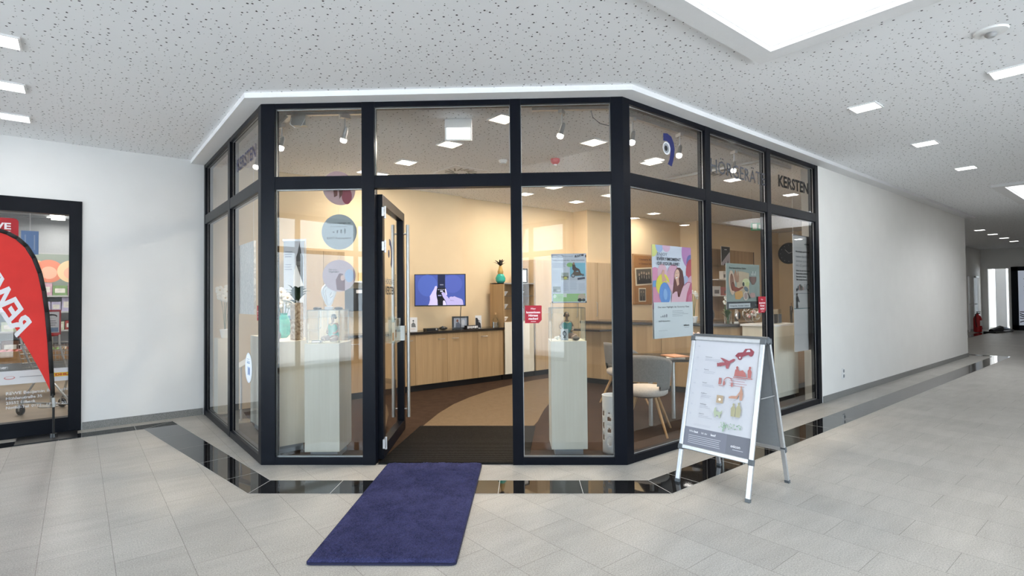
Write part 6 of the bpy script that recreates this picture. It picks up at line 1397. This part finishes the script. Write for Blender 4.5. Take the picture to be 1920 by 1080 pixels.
# price sign on a stand
p = hy(97, 603, 6.9); t = thing('notice_stand', 'small upright notice with a red rim behind the flag pole', 'sign', (p.x, 6.9, .006), 0)
MB().box(-.10, .10, -.01, .01, p.z - .19, p.z + .16, mat('red rim', (.35, .02, .03), .4)).build('frame', t); a = Art(-.011); a.rect(-.08, p.z - .16, .08, p.z + .13, 'd3d6dc'); a.ell(0, p.z + .07, .06, .03, '3c3f45'); a.ell(0, p.z + .06, .05, .018, 'd3d6dc'); a.lines(-.06, .06, p.z - .0, 3, .03, .008, '6c7078', .2); a.rect(-.07, p.z - .15, .07, p.z - .09, '7a93b4'); a.build('notice', t); MB().tube([(0, 0, 0), (0, 0, p.z - .19)], .015, M_STEEL, 8).lathe([(.14, 0), (.14, .012)], M_STEEL, n=20).build('stand', t)
# blue hanging sign
p = hy(56, 450, 8.0); t = thing('blue_hanging_sign', 'blurry blue sign hanging from the supermarket ceiling above the flag', 'sign', (p.x, 8.0, p.z)); MB().box(-.10, .10, 0, .02, -.22, .14, mat('blue board', (.10, .22, .50), .5)).build('board', t); a = Art(-.001); a.rect(-.06, -.15, -.045, .08, '8fa4c8'); a.rect(.045, -.15, .06, .08, '8fa4c8'); a.build('print', t); MB().tube([(0, .01, .14), (0, .01, HC - p.z - .03)], .006, M_ALU, 6).build('rod', t)
# shopping trolleys
def trolley(label, loc, rot):
    t = thing('shopping_trolley', label, 'shopping trolley', loc, rot, 'shopping trolleys behind the supermarket glass'); m = M_STEEL; b = MB()
    def P(x, y, z): return Vector((x, y, z))
    L0, L1 = -.42, .42
    def corner(f, z, sy): w0 = .20 + .07 * (L1 - f) / .84; k = (z - .48) / .42; return P(f - .0 - (.05 * (1 - k) if f > 0 else -.06 * (1 - k)), sy * (w0 - .04 * (1 - k)), z)
    zs = [.48, .54, .60, .66, .72, .78, .84, .90]
    for z in zs:
        zz = lambda f: z + (.06 if f < 0 else 0) * (z - .48) / .42
        q = [corner(L0, z, -1), corner(L1, z, -1), corner(L1, z, 1), corner(L0, z, 1)]
        for i in range(4): b.tube([q[i], q[(i + 1) % 4]], .003 if z < .89 else .006, m, 5)
    for k in range(15):
        f = k / 14
        for sy in (-1, 1): b.tube([corner(L0, .48, sy).lerp(corner(L1, .48, sy), f), corner(L0, .90, sy).lerp(corner(L1, .90, sy), f)], .0025, m, 5)
        b.tube([corner(L0, .48, -1).lerp(corner(L1, .48, -1), f), corner(L0, .48, 1).lerp(corner(L1, .48, 1), f)], .0025, m, 5)
    for k in range(8):
        f = k / 7
        for F in (L0, L1): b.tube([corner(F, .48, -1).lerp(corner(F, .48, 1), f), corner(F, .90, -1).lerp(corner(F, .90, 1), f)], .0025, m, 5)
    b.build('basket', t)
    for sy in (-1, 1): MB().tube([(-.42, sy * .24, 1.0), (-.40, sy * .23, .88), (-.20, sy * .20, .46), (-.38, sy * .26, .14)], .013, m, 8).tube([(-.2, sy * .2, .46), (.1, sy * .2, .40), (.36, sy * .18, .14)], .012, m, 8).tube([(-.38, sy * .26, .16), (.36, sy * .18, .15)], .012, m, 8).build('frame_side', t, smooth=True)
    MB().tube([(-.43, -.25, 1.0), (-.43, .25, 1.0)], .019, M_RED, 12).build('handle', t, smooth=True)
    MB().box(-.46, -.40, -.09, .09, .985, 1.03, M_RED).build('coin_box', t)
    MB().box(.40, .41, -.15, .15, .74, .82, M_WHITE).build('sign_plate', t)
    for x, y in ((-.38, .26), (-.38, -.26), (.36, .18), (.36, -.18)):
        MB().lathe([(.058, -.016), (.062, -.010), (.062, .010), (.058, .016)], M_BLACK, Matrix.Translation((x, y, .062)) @ Matrix.Rotation(PI / 2, 4, 'X'), 18).build('wheel', t); MB().box(x - .012, x + .012, y - .024, y - .018, .05, .15, m).box(x - .012, x + .012, y + .018, y + .024, .05, .15, m).build('fork', t)
p = hy(112, 700, 6.1); trolley('shopping trolley with red handle behind the supermarket glass right of the flag', (p.x + .05, 6.25, .006), -.9)
trolley('shopping trolley behind the supermarket glass left of the flag tip', (p.x - 1.05, 6.5, .006), -.9)

# ------------------------------------------------------------------ beach flag
VF = 4.58
pf = hy(100, 823, VF)
t = thing('beach_flag', 'red feather flag with mirrored white letters in front of the supermarket door', 'flag', (pf.x, VF, 0))
def fl2(px, py): p = hy(px, py, VF); return (p.x - pf.x, p.z)
edge = [(99, 742), (96.5, 700), (93, 640), (88, 585), (82.5, 545), (75, 512), (64, 484), (50, 462), (33, 447), (14, 437), (-8, 430), (-32, 432), (-52, 444), (-64, 462), (-66, 486), (-56, 512), (-38, 535), (-20, 556), (2, 575), (30, 618), (60, 668), (80, 704), (94, 733)]
pts = [fl2(*q) for q in edge]
def flag_y(x, z): return .012 * math.sin(3.1 * z + 5 * x) 
M_FLAG = mat('red flag cloth', (.62, .025, .02), .75, noise=.05, nscale=6)
M_HEM = mat('black flag hem', (.008, .008, .009), .7)
b = MB(); n = len(pts)
vs = []; fs = []
me = bpy.data.meshes.new('cloth'); bm = bmesh.new()
fv = [bm.verts.new((x, 0, z)) for x, z in pts]; bm.faces.new(fv)
for it in range(14):
    zc_ = .15 + it * .18; bmesh.ops.bisect_plane(bm, geom=bm.verts[:] + bm.edges[:] + bm.faces[:], plane_co=(0, 0, zc_), plane_no=(0, 0, 1))
for it in range(8): bmesh.ops.bisect_plane(bm, geom=bm.verts[:] + bm.edges[:] + bm.faces[:], plane_co=(-1.0 + it * .14, 0, 0), plane_no=(1, 0, 0))
for v in bm.verts: v.co.y = flag_y(v.co.x, v.co.z)
bmesh.ops.recalc_face_normals(bm, faces=bm.faces[:]); bm.to_mesh(me); bm.free(); me.materials.append(M_FLAG); o = bpy.data.objects.new('cloth', me); COL.objects.link(o); o.parent = t
sm = o.modifiers.new('thick', 'SOLIDIFY'); sm.thickness = .002
hem = [fl2(*q) for q in edge[:13]]; b = MB()
for i in range(len(hem) - 1):
    (xa_, za_), (xb_, zb_) = hem[i], hem[i + 1]
    w0, w1 = (.022 if i else .012), .022
    na = Vector((xb_ - xa_, 0, zb_ - za_)).normalized(); nn = Vector((-na.z, 0, na.x))
    A1, B1 = Vector((xa_, flag_y(xa_, za_), za_)), Vector((xb_, flag_y(xb_, zb_), zb_))
    b.tube([A1, B1], [.020, .020], M_HEM, 8)
b.build('hem_sleeve', t, smooth='all')
# mirrored lettering following the flag
vs_, fs_, tx0, tx1, ty0, ty1 = text_shape('REWE', .035)
b = MB(); org = fl2(32, 632); adv = Vector(fl2(0, 583)) - Vector(org); adv.normalize(); upv = Vector(fl2(60, 605)) - Vector(fl2(33, 632)); Hl = upv.length; upv.normalize(); k = Hl / .69
b.add([(org[0] + adv.x * (x - tx0) * k * .95 + upv.x * y * k, 0, org[1] + adv.y * (x - tx0) * k * .95 + upv.y * y * k) for x, y in vs_], fs_, mat('white flag print', (.72, .72, .76), .7))
b.v = [(x, flag_y(x, z) - .004, z) for x, y, z in b.v]; b.build('lettering', t)
MB().tube([(pts[0][0], 0, pts[0][1] + .02), (.0, 0, .30), (0, 0, .04)], [.010, .011, .011], M_BLACK, 8).build('pole', t, smooth=True)
MB().tube([(pts[0][0] + .004, 0, pts[0][1] - .02), (.004, 0, pts[0][1] - .12)], .016, M_STEEL, 10).build('clamp', t)
MB().box(-.30, .20, -.16, .24, 0, .012, M_BLACK).lathe([(.035, .012), (.03, .05)], M_BLACK, n=16).build('base_plate', t)
